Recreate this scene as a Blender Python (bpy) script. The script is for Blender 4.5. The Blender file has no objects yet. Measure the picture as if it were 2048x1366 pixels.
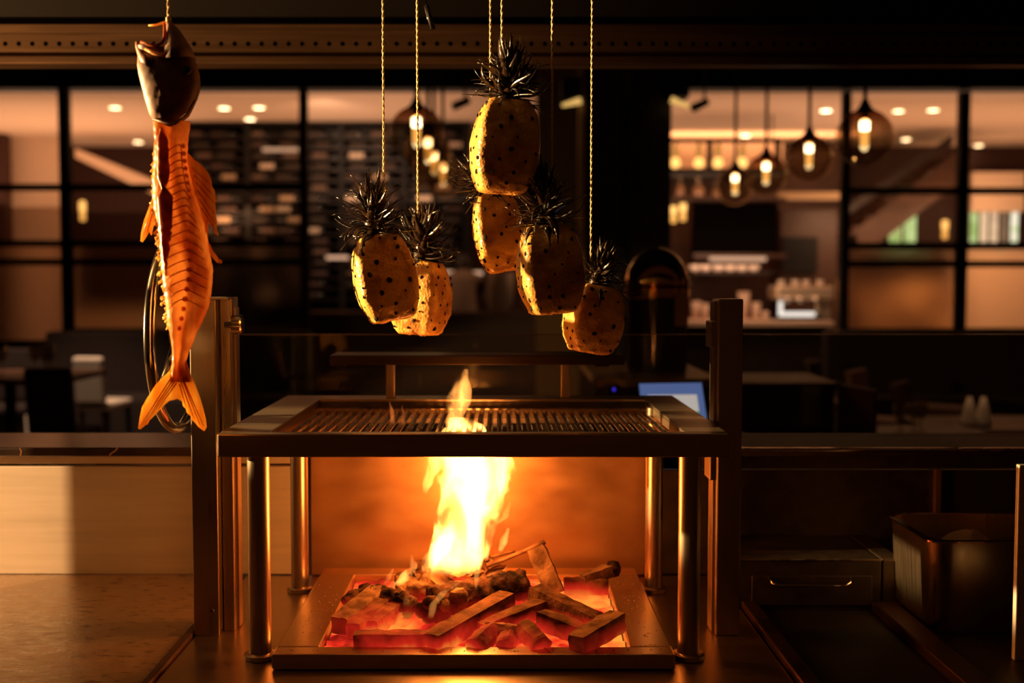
import bpy, bmesh, math, random
from mathutils import Vector, Matrix, noise as mnoise
from math import sin, cos, pi, radians, sqrt, atan2
random.seed(7)
SC = bpy.context.scene
COL = SC.collection
# ------------------------------------------------------------------ camera
F = 2275.0; CXP = 1000.0; CYP = 683.0; PITCH = math.atan(123.0/F); CZ = 1.6
cam = bpy.data.cameras.new('camera'); camo = bpy.data.objects.new('camera', cam); COL.objects.link(camo)
cam.sensor_width = 36; cam.lens = 36*F/2048; cam.shift_x = (1024-CXP)/2048
camo.location = (0, 0, CZ); camo.rotation_euler = (pi/2-PITCH, 0, 0)
cam.clip_start = 0.05; cam.clip_end = 100
cam.dof.use_dof = True; cam.dof.focus_distance = 2.1; cam.dof.aperture_fstop = 2.2
SC.camera = camo
# ------------------------------------------------------------------ world, exposure, lights
w = bpy.data.worlds.new('world'); SC.world = w; w.use_nodes = True
w.node_tree.nodes['Background'].inputs[0].default_value = (1.0, .30, .09, 1)
w.node_tree.nodes['Background'].inputs[1].default_value = 0.014
vs = SC.view_settings; vs.view_transform = 'Standard'; vs.look = 'None'; vs.gamma = 1; vs.exposure = 0.0
vs.use_curve_mapping = False
try:
    SC.cycles.use_denoising = True; SC.cycles.max_bounces = 10; SC.cycles.transparent_max_bounces = 24
    SC.cycles.sample_clamp_indirect = 4.0; SC.cycles.caustics_reflective = True; SC.cycles.caustics_refractive = False
    SC.cycles.volume_step_rate = 0.35; SC.cycles.blur_glossy = 0.5
except Exception: pass

def light(name, kind, loc, power, col, radius=.05, target=None, **kw):
    l = bpy.data.lights.new(name, kind); o = bpy.data.objects.new(name, l); COL.objects.link(o)
    l.energy = power; l.color = col
    if kind in ('POINT', 'SPOT'): l.shadow_soft_size = radius
    for k, v in kw.items(): setattr(l, k, v)
    o.location = loc
    if target is not None:
        o.rotation_euler = (Vector(target)-Vector(loc)).to_track_quat('-Z', 'Y').to_euler()
    return o
KEYPOS = (-3.2, 2.34, 1.75)
light('kitchen_spot', 'SPOT', KEYPOS, 2600, (1, .62, .24), .022, (-.35, 2.36, 2.34), spot_size=radians(46), spot_blend=.06)
FILLPOS = (-2.4, 1.0, 1.9)
light('panel_fill_spot', 'SPOT', FILLPOS, 240, (1, .57, .24), .007, (-1.6, 2.6, 1.0), spot_size=radians(54), spot_blend=.15)  # unseen lamp added to brighten the left splash panel
FIRE = (1, .27, .04)
light('fire_light', 'POINT', (-.08, 2.22, 1.12), 5, FIRE, .07)
light('fire_light_high', 'POINT', (-.08, 2.22, 1.25), 3, FIRE, .05)
# unseen panels added under the far ceiling, facing up to brighten it
for x, y, p in ((-4.6, 11.6, 40), (-4.9, 13.0, 16), (-1.6, 11.0, 24), (2.4, 11.4, 24), (5.2, 11.6, 32)):
    light('ceiling_fill', 'AREA', (x, y, 2.45), p, (1, .56, .32), shape='RECTANGLE', size=2.8, size_y=2.4, target=(x, y+.01, 3.3))

# ------------------------------------------------------------------ helpers
cp, sp = cos(PITCH), sin(PITCH)
def ray(px, py):
    u = (px-CXP)/F; v = -(py-CYP)/F
    return Vector((u, cp+v*sp, v*cp-sp))
def P(px, py, Y):
    d = ray(px, py); return Vector((0, 0, CZ))+d*(Y/d.y)
def G(px, py, z):
    d = ray(px, py); return Vector((0, 0, CZ))+d*((z-CZ)/d.z)
def S(npx, Y): return npx*Y/F
def X(px, Y): return (px-CXP)*Y/F
def Z(py, Y): return P(CXP, py, Y).z

class MB:
    def __init__(s): s.v = []; s.f = []; s.m = []
    def add(s, vs_, fs, mi=0):
        b = len(s.v); s.v += [tuple(v) for v in vs_]
        for f in fs: s.f.append(tuple(b+i for i in f)); s.m.append(mi)
    def box(s, x0, x1, y0, y1, z0, z1, mi=0, M=None):
        v = [Vector((x, y, z)) for z in (z0, z1) for y in (y0, y1) for x in (x0, x1)]
        if M is not None: v = [M @ q for q in v]
        s.add(v, [(0, 2, 3, 1), (4, 5, 7, 6), (0, 1, 5, 4), (2, 6, 7, 3), (0, 4, 6, 2), (1, 3, 7, 5)], mi); return s
    def rings(s, rings, cap=True, closed=True, mi=0):
        n = len(rings[0]); v = [p for r in rings for p in r]; f = []
        for i in range(len(rings)-1):
            for j in range(n if closed else n-1):
                k = (j+1) % n
                f.append((i*n+j, i*n+k, (i+1)*n+k, (i+1)*n+j))
        if cap:
            f.append(tuple(range(n-1, -1, -1))); f.append(tuple((len(rings)-1)*n+j for j in range(n)))
        s.add(v, f, mi); return s
    def tube(s, pts, r, n=8, mi=0, cap=True, flat=1.0):
        pts = [Vector(p) for p in pts]; rs = r if isinstance(r, (list, tuple)) else [r]*len(pts)
        t0 = (pts[1]-pts[0]).normalized()
        up = Vector((0, 0, 1)) if abs(t0.z) < .9 else Vector((1, 0, 0))
        nrm = (up-t0*up.dot(t0)).normalized(); R = []
        for i, p in enumerate(pts):
            a = pts[max(i-1, 0)]; b = pts[min(i+1, len(pts)-1)]
            t = (b-a).normalized(); nrm = (nrm-t*nrm.dot(t)).normalized(); bn = t.cross(nrm)
            R.append([p+(nrm*cos(2*pi*j/n)+bn*flat*sin(2*pi*j/n))*rs[i] for j in range(n)])
        return s.rings(R, cap, True, mi)
    def lathe(s, prof, c=(0, 0, 0), n=24, axis='z', mi=0, cap=True):
        c = Vector(c); R = []
        for r, h in prof:
            ring = []
            for j in range(n):
                a = 2*pi*j/n; x, y = r*cos(a), r*sin(a)
                ring.append(c+(Vector((x, y, h)) if axis == 'z' else Vector((h, x, y)) if axis == 'x' else Vector((y, h, x))))
            R.append(ring)
        return s.rings(R, cap, True, mi)
    def plate(s, poly, d, mi=0):   # poly: list of 3D points in order, extruded by vector d
        n = len(poly); d = Vector(d); v = [Vector(p) for p in poly]+[Vector(p)+d for p in poly]
        f = [tuple(range(n)), tuple(2*n-1-i for i in range(n))]
        for i in range(n): k = (i+1) % n; f.append((i, i+n, k+n, k))
        s.add(v, f, mi); return s
    def mesh(s, name):
        me = bpy.data.meshes.new(name); me.from_pydata(s.v, [], s.f)
        if any(s.m): me.polygons.foreach_set('material_index', s.m)
        bm = bmesh.new(); bm.from_mesh(me); bmesh.ops.recalc_face_normals(bm, faces=bm.faces); bm.to_mesh(me); bm.free()
        return me

def obj(name, mb, mat, parent=None, smooth=False, bevel=0, loc=None):
    me = mb.mesh(name) if isinstance(mb, MB) else mb
    o = bpy.data.objects.new(name, me); COL.objects.link(o)
    for m in (mat if isinstance(mat, (list, tuple)) else [mat]):
        if len(me.materials) < (len(mat) if isinstance(mat, (list, tuple)) else 1): me.materials.append(m)
    if smooth:
        me.polygons.foreach_set('use_smooth', [True]*len(me.polygons))
        if smooth == 'angle':
            md = None
            try: me.set_sharp_from_angle(angle=radians(35))
            except Exception: pass
    if bevel:
        b = o.modifiers.new('edge', 'BEVEL'); b.width = bevel; b.segments = 2; b.limit_method = 'ANGLE'; b.angle_limit = radians(40)
    if parent is not None:
        o.parent = parent; o.matrix_parent_inverse = Matrix.Translation(parent.location).inverted() if parent.location.length else Matrix()
    if loc is not None: o.location = loc
    return o
def tag(o, label, cat, group=None, kind=None):
    o['label'] = label; o['category'] = cat
    if group: o['group'] = group
    if kind: o['kind'] = kind
    return o
def thing(name, label, cat, loc=(0, 0, 0), group=None, kind=None):
    o = bpy.data.objects.new(name, None); COL.objects.link(o); o.location = loc; o.empty_display_size = .05
    return tag(o, label, cat, group, kind)
def struct(name, mb, mat, label, cat='setting', **k):
    return tag(obj(name, mb, mat, **k), label, cat, kind='structure')
def dup(root, loc=None, label=None, rotz=None):
    r = root.copy(); COL.objects.link(r)
    if loc is not None: r.location = loc
    if rotz is not None: r.rotation_euler.z = rotz
    if label: r['label'] = label
    for ch in list(root.children):
        c = ch.copy(); COL.objects.link(c); c.parent = r
        for g in list(ch.children):
            d = g.copy(); COL.objects.link(d); d.parent = c
    return r

# ------------------------------------------------------------------ materials
def mat(name, col, rough=.5, metal=0.0, var=None, vscale=20, stretch=(1, 1, 1), bump=0, bscale=60, rvar=0, spec=.5, emis=None, estr=0, coat=0):
    m = bpy.data.materials.new(name); m.use_nodes = True; nt = m.node_tree; b = nt.nodes['Principled BSDF']
    b.inputs['Base Color'].default_value = (*col, 1); b.inputs['Roughness'].default_value = rough; b.inputs['Metallic'].default_value = metal
    b.inputs['Specular IOR Level'].default_value = spec; b.inputs['Coat Weight'].default_value = coat
    tc = mp = None
    if var or bump or rvar:
        tc = nt.nodes.new('ShaderNodeTexCoord'); mp = nt.nodes.new('ShaderNodeMapping'); mp.inputs['Scale'].default_value = stretch
        nt.links.new(tc.outputs['Object'], mp.inputs[0])
        nz = nt.nodes.new('ShaderNodeTexNoise'); nz.inputs['Scale'].default_value = vscale; nz.inputs['Detail'].default_value = 6
        nt.links.new(mp.outputs[0], nz.inputs['Vector'])
    if var:
        r = nt.nodes.new('ShaderNodeValToRGB'); r.color_ramp.elements[0].position = .35; r.color_ramp.elements[1].position = .65
        r.color_ramp.elements[0].color = (*var, 1); r.color_ramp.elements[1].color = (*col, 1)
        nt.links.new(nz.outputs['Fac'], r.inputs[0]); nt.links.new(r.outputs[0], b.inputs['Base Color'])
    if rvar:
        mr = nt.nodes.new('ShaderNodeMapRange'); mr.inputs[3].default_value = max(.02, rough-rvar); mr.inputs[4].default_value = rough+rvar
        mr.inputs[1].default_value = .3; mr.inputs[2].default_value = .7
        nt.links.new(nz.outputs['Fac'], mr.inputs[0]); nt.links.new(mr.outputs[0], b.inputs['Roughness'])
    if bump:
        n2 = nt.nodes.new('ShaderNodeTexNoise'); n2.inputs['Scale'].default_value = bscale; n2.inputs['Detail'].default_value = 4
        nt.links.new(mp.outputs[0], n2.inputs['Vector'])
        bp = nt.nodes.new('ShaderNodeBump'); bp.inputs['Strength'].default_value = bump; bp.inputs['Distance'].default_value = .003
        nt.links.new(n2.outputs['Fac'], bp.inputs['Height']); nt.links.new(bp.outputs[0], b.inputs['Normal'])
    if emis: b.inputs['Emission Color'].default_value = (*emis, 1); b.inputs['Emission Strength'].default_value = estr
    return m
def emit(name, col, s):
    m = bpy.data.materials.new(name); m.use_nodes = True; nt = m.node_tree; nt.nodes.remove(nt.nodes['Principled BSDF'])
    e = nt.nodes.new('ShaderNodeEmission'); e.inputs[0].default_value = (*col, 1); e.inputs[1].default_value = s
    nt.links.new(e.outputs[0], nt.nodes['Material Output'].inputs[0]); return m
def thin_glass(name, tint, refl=.06, rough=.0, top=None, fres=False):
    m = bpy.data.materials.new(name); m.use_nodes = True; nt = m.node_tree; nt.nodes.remove(nt.nodes['Principled BSDF'])
    t = nt.nodes.new('ShaderNodeBsdfTransparent'); t.inputs[0].default_value = (*tint, 1)
    g = nt.nodes.new('ShaderNodeBsdfGlossy'); g.inputs['Roughness'].default_value = rough; g.inputs[0].default_value = (1, .9, .75, 1)
    mx = nt.nodes.new('ShaderNodeMixShader'); mx.inputs[0].default_value = refl
    nt.links.new(t.outputs[0], mx.inputs[1]); nt.links.new(g.outputs[0], mx.inputs[2]); nt.links.new(mx.outputs[0], nt.nodes['Material Output'].inputs[0])
    if fres:
        fr = nt.nodes.new('ShaderNodeFresnel'); fr.inputs[0].default_value = 1.5; fm = nt.nodes.new('ShaderNodeMath'); fm.operation = 'MULTIPLY_ADD'; fm.use_clamp = True
        fm.inputs[1].default_value = .32; fm.inputs[2].default_value = refl; nt.links.new(fr.outputs[0], fm.inputs[0]); nt.links.new(fm.outputs[0], mx.inputs[0])
    if top:   # smoked tint towards the crown of the globe
        tc = nt.nodes.new('ShaderNodeTexCoord'); sx = nt.nodes.new('ShaderNodeSeparateXYZ'); r = nt.nodes.new('ShaderNodeValToRGB')
        r.color_ramp.elements[0].position = .55; r.color_ramp.elements[0].color = (*tint, 1)
        r.color_ramp.elements[1].position = .93; r.color_ramp.elements[1].color = (*top, 1)
        nt.links.new(tc.outputs['Generated'], sx.inputs[0]); nt.links.new(sx.outputs[2], r.inputs[0]); nt.links.new(r.outputs[0], t.inputs[0])
    return m
def frosted(name, tint):
    m = bpy.data.materials.new(name); m.use_nodes = True; nt = m.node_tree; nt.nodes.remove(nt.nodes['Principled BSDF'])
    g = nt.nodes.new('ShaderNodeBsdfRefraction'); g.inputs[0].default_value = (*tint, 1); g.inputs['Roughness'].default_value = .33; g.inputs['IOR'].default_value = 1.18
    tc = nt.nodes.new('ShaderNodeTexCoord'); n = nt.nodes.new('ShaderNodeTexNoise'); n.inputs['Scale'].default_value = 45
    bp = nt.nodes.new('ShaderNodeBump'); bp.inputs['Strength'].default_value = .5; bp.inputs['Distance'].default_value = .01
    nt.links.new(tc.outputs['Object'], n.inputs['Vector']); nt.links.new(n.outputs['Fac'], bp.inputs['Height']); nt.links.new(bp.outputs[0], g.inputs['Normal'])
    nt.links.new(g.outputs[0], nt.nodes['Material Output'].inputs[0]); return m

M = {}
M['steel'] = mat('brushed_steel', (.58, .45, .33), .30, 1, var=(.54, .42, .30), vscale=12, stretch=(10, 10, .3), rvar=.03)
M['steel_h'] = mat('brushed_steel_horizontal', (.56, .43, .31), .32, 1, var=(.52, .40, .28), vscale=10, stretch=(.3, 8, 12), rvar=.04)
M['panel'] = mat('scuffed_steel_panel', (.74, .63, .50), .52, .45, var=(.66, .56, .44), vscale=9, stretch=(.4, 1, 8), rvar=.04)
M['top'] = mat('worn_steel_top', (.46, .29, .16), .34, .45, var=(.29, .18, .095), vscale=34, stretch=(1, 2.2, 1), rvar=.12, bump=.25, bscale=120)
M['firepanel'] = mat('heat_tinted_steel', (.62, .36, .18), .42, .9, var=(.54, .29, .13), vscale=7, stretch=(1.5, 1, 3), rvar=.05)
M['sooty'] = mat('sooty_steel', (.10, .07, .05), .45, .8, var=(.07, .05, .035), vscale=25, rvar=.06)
M['bar'] = mat('grate_steel', (.50, .36, .24), .30, .95, var=(.30, .20, .12), vscale=40, rvar=.08)
M['rack'] = mat('blackened_steel', (.05, .03, .02), .32, .9)
M['dark'] = mat('black_metal', (.006, .003, .002), .6, spec=.25)
M['hood'] = mat('hood_steel', (.10, .048, .024), .36, .9, var=(.085, .04, .02), vscale=12, stretch=(.3, 1, 8), rvar=.04)
M['blackstone'] = mat('dark_stone', (.05, .03, .02), .22, 0, var=(.02, .012, .01), vscale=6)
M['wood_dark'] = mat('dark_wood', (.022, .009, .005), .45, 0, var=(.012, .005, .003), vscale=8, stretch=(1, 1, 6))
M['wood_mid'] = mat('brown_wood', (.07, .024, .008), .5, 0, var=(.045, .015, .006), vscale=6, stretch=(1, 1, 5))
M['wall_red'] = mat('dark_red_wall', (.045, .011, .006), .7)
M['beige'] = mat('beige_wall', (.72, .52, .38), .8)
M['ceil'] = mat('beige_ceiling', (.72, .52, .39), .9)
M['ceil_dark'] = mat('dark_ceiling', (.015, .009, .006), .9)
M['floor'] = mat('dark_floor', (.05, .028, .017), .35, 0, var=(.03, .016, .01), vscale=5)
M['fabric_dark'] = mat('dark_fabric', (.02, .010, .008), .9)
M['fabric_pale'] = mat('pale_fabric', (.72, .62, .52), .8)
M['white'] = mat('white_ceramic', (.80, .68, .58), .35)
M['brass'] = mat('brass', (.78, .45, .14), .12, 1)
M['chrome'] = mat('chrome', (.75, .66, .56), .12, 1)
M['charred'] = mat('charred_leaf', (.012, .006, .003), .24, 0, var=(.035, .014, .005), vscale=60, spec=.6, coat=.25)
M['twine'] = mat('twine', (.75, .52, .26), .8, bump=.3, bscale=400)
M['glass'] = thin_glass('clear_glass', (.93, .90, .86), .05)
M['guard'] = thin_glass('guard_glass', (.95, .93, .90), .02, .06)
M['edge'] = mat('glass_edge', (.20, .12, .06), .2)
M['globe'] = thin_glass('smoked_amber_glass', (.98, .89, .75), .15, .015, top=(.46, .25, .13), fres=True)
M['frost'] = frosted('hammered_glass', (.88, .80, .70))
M['bulb'] = emit('filament', (1, .80, .50), 9)
M['amber'] = emit('amber_bulb_glow', (1, .46, .10), 1.3)
M['down'] = emit('downlight_glow', (1, .74, .42), 14)
M['lampglow'] = emit('wall_lamp_glow', (1, .50, .13), 2.0)
M['strip'] = emit('shelf_strip_light', (1, .55, .33), .75)
M['white_bar'] = emit('white_bar_light', (1, .88, .76), 1.1)
M['glassware'] = thin_glass('glassware', (.80, .74, .66), .22, .05)
M['bottle'] = mat('dark_bottle', (.012, .008, .006), .12, spec=.8)

# ------------------------------------------------------------------ setting: far room
YP = 9.5                                     # glazed partition plane
FL = .25
struct('floor', MB().box(-9, 9, -1.5, 15, FL-.1, FL), M['floor'], 'dark timber floor of the dining room')
struct('ceiling', MB().box(-9, 9, YP+.1, 14.4, 3.25, 3.33), M['ceil'], 'pale beige ceiling beyond the black framed partition')
struct('ceiling', MB().box(-9, 9, 2.9, YP-.1, 3.46, 3.56), M['ceil_dark'], 'dark ceiling between the kitchen hood and the partition')
struct('wall_back', MB().box(-9, 9, 14.2, 14.4, FL, 3.25), M['wall_red'], 'dark red brown wall at the far end of the room')
struct('wall_left', MB().box(-9.1, -9, -1.5, 15, FL, 3.6), M['wall_red'], 'dark side wall of the dining room')
struct('wall_right', MB().box(9, 9.1, -1.5, 15, FL, 3.6), M['wall_red'], 'dark side wall at the other end of the dining room')
struct('trim_1', MB().box(-9, 9, YP-.1, YP+.1, Z(181, YP), 3.46), M['dark'], 'black bulkhead above the glazed partition')
struct('wall_column', MB().box(X(26, 13.4), X(131, 13.4), 13.3, 13.5, FL, 3.25), M['beige'], 'pale beige wall pier behind the first partition bay')
struct('wall_end', MB().box(X(-120, 13.0), X(22, 13.0), 12.9, 13.1, FL, 3.25), M['wall_red'], 'dark wall end beside the pale pier')
# ceiling slope / beam seen at left
mb = MB(); a = P(150, 297, 12.9); b = P(310, 362, 12.9)
mb.plate([a, b, b+Vector((0, 0, -.16)), a+Vector((0, 0, -.10))], (0, .2, 0))
struct('trim_2', mb, M['beige'], 'sloping pale beam under the ceiling behind the fish')

# glazed partition: one window_<n> per bay
def bay(n, px0, px1, label, top=181, rails=(375, 487, 524), sill=656):
    w_ = thing('window_%d' % n, label, 'window', (X((px0+px1)/2, YP), YP, Z(sill, YP)), kind='structure')
    x0, x1 = X(px0, YP), X(px1, YP); hw = .033
    zt, zb = Z(top, YP), Z(sill, YP)
    obj('mullion', MB().box(x0-hw, x0+hw, YP-.04, YP+.04, zb-.9, zt+.02), M['dark'], w_)
    obj('mullion', MB().box(x1-hw, x1+hw, YP-.04, YP+.04, zb-.9, zt+.02), M['dark'], w_)
    zs = [zt]+[Z(r, YP) for r in rails]+[zb]
    for z in zs[1:-1]: obj('transom', MB().box(x0+hw, x1-hw, YP-.035, YP+.035, z-.028, z+.028), M['dark'], w_)
    obj('sill', MB().box(x0+hw, x1-hw, YP-.05, YP+.05, zb-.9, zb), M['dark'], w_)
    for i in range(4):
        z1, z0 = zs[i]-.028, zs[i+1]+(.028 if i < 3 else 0)
        if i < 2: obj('pane', MB().box(x0+hw, x1-hw, YP-.001, YP+.001, z0, z1), M['glass'], w_)
        else: obj('frosted_pane', MB().box(x0+hw, x1-hw, YP-.006, YP+.006, z0, z1), M['frost'], w_)
bay(1, -205, 135, 'outermost partition bay with black frame beside the left edge, pale pier behind it', sill=680)
bay(2, 139+0, 611, 'wide black framed partition bay behind the hanging fish')
bay(3, 1686, 1917, 'black framed partition bay behind the nearest glass globe lamp', top=190, rails=(382, 492, 528))
bay(4, 1921, 2160, 'black framed partition bay at the right edge of the picture', top=190, rails=(382, 492, 528))
struct('pillar_1', MB().box(X(1166, 8.5), X(1340, 8.5), 8.5, 8.9, FL, 3.46), M['wood_dark'], 'dark brown pillar behind the hanging pineapples')
struct('pillar_2', MB().box(X(1074, 9.2), X(1162, 9.2), 9.2, 9.5, FL, 3.46), mat('brown_panel', (.26, .15, .06), .7), 'brown panelled wall end beside the dark pillar')
struct('trim_3', MB().box(X(1156, 8.45), X(1167, 8.45), 8.40, 8.52, 1.3, 3.3), mat('brass_trim', (.75, .50, .24), .35, .6, var=(.45, .28, .12), vscale=3), 'narrow brass edge strip on the pillar corner')
struct('trim_4', MB().box(X(1246, 8.48), X(1258, 8.48), 8.46, 8.5, Z(196, 8.48), 3.4), M['brass'], 'short brass strip high on the dark pillar')
struct('trim_5', MB().box(X(1247, 8.48), X(1257, 8.48), 8.465, 8.5, FL, Z(196, 8.48)), M['dark'], 'black groove strip down the dark pillar')

# downlights
dl_pos = [(230, 215), (518, 215), (500, 238), (276, 284), (448, 216), (1652, 221), (1491, 271), (1797, 222), (1812, 279), (1957, 291), (1866, 220)]
base_dl = None
for i, (px, py) in enumerate(dl_pos):
    q = G(px, py, 3.245)
    if q.y < YP+.2: q = P(px, py, YP+.4); q.z = 3.245
    r = .055
    if base_dl is None:
        t = thing('downlight', '', 'light', tuple(q), 'recessed downlights')
        obj('ring', MB().lathe([(.075, 0), (.08, -.006), (.056, -.008), (.055, 0)], n=16, cap=False), M['white'], t, True)
        obj('lens', MB().lathe([(.055, -.004), (.02, -.005)], n=16), M['down'], t)
        for c in t.children: c.matrix_parent_inverse = Matrix()
        base_dl = t
    else: t = dup(base_dl, tuple(q))
    lab = ['recessed downlight nearest the ceiling edge behind the fish bay, left of the fish', 'recessed downlight, upper of the bright pair right of the fish', 'recessed downlight, lower of the bright pair right of the fish',
           'recessed downlight just left of the fish above the sloping beam', 'recessed downlight closest to the fish head on its right', 'recessed downlight between two globe lamps, high on the ceiling', 'recessed downlight above the smallest globe lamp over the bar',
           'recessed downlight right of the nearest globe, high on the ceiling', 'recessed downlight right of the nearest globe, level with its bulb', 'recessed downlight in the last bay at the right edge', 'recessed downlight beside the rightmost mullion'][i]
    t['label'] = lab

# wine rack with bottles
YR = 12.0
NTH = ('first', 'second', 'third', 'fourth', 'fifth', 'sixth', 'seventh', 'eighth', 'ninth', 'tenth', 'eleventh', 'twelfth', 'thirteenth', 'fourteenth', 'fifteenth', 'sixteenth')
LK = ('pale labelled', 'tan labelled', 'brown labelled', 'dark labelled', 'black labelled', 'red labelled')
rk = thing('wine_rack', 'tall dark wine rack filled with bottles behind the glazing', 'rack', (X(655, YR), YR, FL))
rx0, rx1 = X(372, YR), X(935, YR); rz0, rz1 = FL, Z(252, YR)
obj('back_panel', MB().box(rx0, rx1, YR+.34, YR+.38, rz0, rz1), M['wood_dark'], rk)
for px in (374, 500, 686, 810, 933): obj('upright', MB().box(X(px, YR)-.03, X(px, YR)+.03, YR-.04, YR+.34, rz0, rz1), M['dark'], rk)
obj('top_board', MB().box(rx0-.03, rx1+.03, YR-.05, YR+.38, rz1, rz1+.06), M['dark'], rk)
rows = [266+21.5*i for i in range(16)]
for y in rows:
    z = Z(y+9, YR); obj('shelf_board', MB().box(rx0, rx1, YR-.02, YR+.34, z-.012, z), M['wood_dark'], rk)
bp_ = MB().lathe([(.010, -.15), (.037, -.148), (.038, .05), (.030, .085), (.014, .10), (.013, .15), (.010, .152)], n=10, axis='x')
nf = len(bp_.f); bp_.lathe([(.0386, -.12), (.0386, .03)], n=10, axis='x', mi=1, cap=False)
labcols = [(.80, .60, .45), (.55, .36, .22), (.16, .09, .06), (.08, .04, .03), (.05, .03, .02), (.60, .06, .04)]
bmesh_by = []
for i, c in enumerate(labcols):
    me = bp_.mesh('wine_bottle'); me.materials.append(M['bottle']); me.materials.append(mat('bottle_label_%d' % i, c, .6)); me.polygons.foreach_set('use_smooth', [True]*len(me.polygons)); bmesh_by.append(me)
rng = random.Random(3)
cols = [398, 452, 526, 580, 634, 718, 772, 845, 898]
for iy, y in enumerate(rows):
    for ic, px in enumerate(cols):
        k = rng.choices(range(6), (.10, .09, .16, .25, .39, .01))[0]
        o = bpy.data.objects.new('wine_bottle', bmesh_by[k]); COL.objects.link(o)
        o.location = (X(px+rng.uniform(-6, 6), YR), YR+.06, Z(y+9, YR)+.039); o.rotation_euler = (rng.uniform(-.6, .3), 0, pi if rng.random() < .4 else 0)
        tag(o, '%s bottle, %s rack row from the top, %s from the left' % (LK[k], NTH[iy], NTH[ic]), 'bottle', 'wine bottles in the rack')
for px, py, wpx in ((548, 299, 40), (584, 299, 28), (675, 515, 44), (900, 545, 24), (955, 546, 20)):
    zz = Z(py, YR-.06)
    tag(obj('strip_light', MB().box(X(px-wpx/2, YR-.06), X(px+wpx/2, YR-.06), YR-.055, YR-.02, zz-.018, zz+.018), M['strip']), {548: 'wider of two short glowing strip lights high on the wine rack', 584: 'shorter glowing strip light high on the wine rack, next to the black mullion', 675: 'glowing strip light on the wine rack left of the first pineapple', 900: 'dim strip light beside the bent person, nearer the pineapples', 955: 'dim strip light beyond the shoulder of the bent person'}[px], 'light')
light('rack_spot', 'SPOT', (X(650, 10.2), 10.2, 3.1), 75, (1, .62, .38), .06, (X(650, 12), 12, 2.2), spot_size=radians(110), spot_blend=.8)

# bar wall beyond the opening
YB = 12.0
sh = thing('hanging_bar_shelf', 'black hanging bar frame with jar lamps over the bar', 'shelf', (X(1450, 11.5), 11.5, Z(281, 11.5)))
z0 = Z(281, 11.5)
for px in (1335, 1540): obj('hanger', MB().tube([(X(px, 11.5), 11.5, z0+.02), (X(px, 11.5), 11.5, 3.25)], .008, 6), M['dark'], sh)
obj('top_rail', MB().box(X(1325, 11.5), X(1560, 11.5), 11.48, 11.52, z0-.02, z0+.02), M['dark'], sh)
for px in (1416, 1551): obj('upright', MB().box(X(px, 11.5)-.025, X(px, 11.5)+.025, 11.47, 11.53, Z(343, 11.5), z0), M['dark'], sh)
obj('lower_shelf', MB().box(X(1325, 11.5), X(1560, 11.5), 11.3, 11.7, Z(350, 11.5), Z(340, 11.5)), M['dark'], sh)
jar0 = None
for i, px in enumerate((1348, 1395, 1433, 1481)):
    loc = (X(px, 11.4), 11.4, Z(281, 11.4))
    t = thing('jar_lamp', ['first jar lamp from the dark pillar hanging in the black bar frame', 'second jar lamp from the dark pillar hanging in the black bar frame', 'third jar lamp from the dark pillar hanging in the black bar frame', 'fourth jar lamp from the dark pillar hanging in the black bar frame'][i], 'lamp', loc, 'jar lamps over the bar')
    a_ = Vector(loc)
    obj('rod', MB().tube([a_, a_+Vector((0, 0, -.05))], .012, 6), M['brass'], t)
    M['jar'] = M.get('jar') or emit('jar_amber_glow', (1, .42, .09), .55)
    obj('shade', MB().lathe([(.02, -.05), (.035, -.06), (.035, -.16), (.03, -.165)], c=a_, n=12), M['jar'], t, True)
    obj('bulb', MB().lathe([(.02, -.17), (.045, -.19), (.052, -.225), (.045, -.255), (.015, -.27)], c=a_, n=14), M['lampglow'], t, True)
struct('wall_bar', MB().box(X(1330, 13.6), X(1690, 13.6), 13.6, 13.7, FL, Z(291, 13.6)), M['wood_mid'], 'brown timber back wall of the bar')
struct('wall_upper_1', MB().box(X(1325, 13.4), X(1562, 13.4), 13.4, 13.5, Z(346, 13.4), 3.25), M['beige'], 'pale upper wall behind the jar lamps of the bar')
struct('wall_upper_2', MB().box(X(925, 13.6), X(1085, 13.6), 13.6, 13.7, Z(350, 13.6), 3.25), M['beige'], 'pale upper wall right of the wine rack, behind the highest pineapple')
struct('trim_6', MB().box(X(1556, 12.4), X(1680, 12.4), 12.4, 12.5, Z(398, 12.4), Z(384, 12.4)), mat('tan_beam', (.42, .27, .14), .7), 'tan ledge on the wall right of the bar screen')
cb = thing('bar_cabinet', 'brown timber cabinet with dark opening beside the black bar screen', 'cabinet', (X(1617, 12.5), 12.5, FL))
obj('body', MB().box(X(1560, 12.5), X(1672, 12.5), 12.5, 13.0, FL, Z(420, 12.5)), M['wood_mid'], cb)
obj('opening_shade', MB().box(X(1562, 12.48), X(1632, 12.48), 12.45, 12.5, Z(546, 12.48), Z(474, 12.48)), M['dark'], cb)  # black sheet put in for the shade inside the cabinet opening
sc_ = thing('bar_screen', 'large black screen mounted above the bar back counter', 'screen', (X(1469, 12.2), 12.2, Z(508, 12.2)))
obj('panel', MB().box(X(1384, 12.2), X(1554, 12.2), 12.2, 12.28, Z(506, 12.2), Z(407, 12.2)), mat('screen_black', (.003, .0015, .001), .9, spec=.05), sc_, bevel=.01)
obj('top_board', MB().box(X(1330, 12.2), X(1560, 12.2), 12.0, 12.4, Z(405, 12.2), Z(397, 12.2)), M['wood_mid'], sc_)
obj('bottom_board', MB().box(X(1380, 12.2), X(1562, 12.2), 12.0, 12.4, Z(517, 12.2), Z(508, 12.2)), M['wood_mid'], sc_)
obj('bracket', MB().box(X(1450, 12.2), X(1490, 12.2), 12.28, 13.59, Z(460, 12.2), Z(440, 12.2)), M['dark'], sc_)
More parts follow.
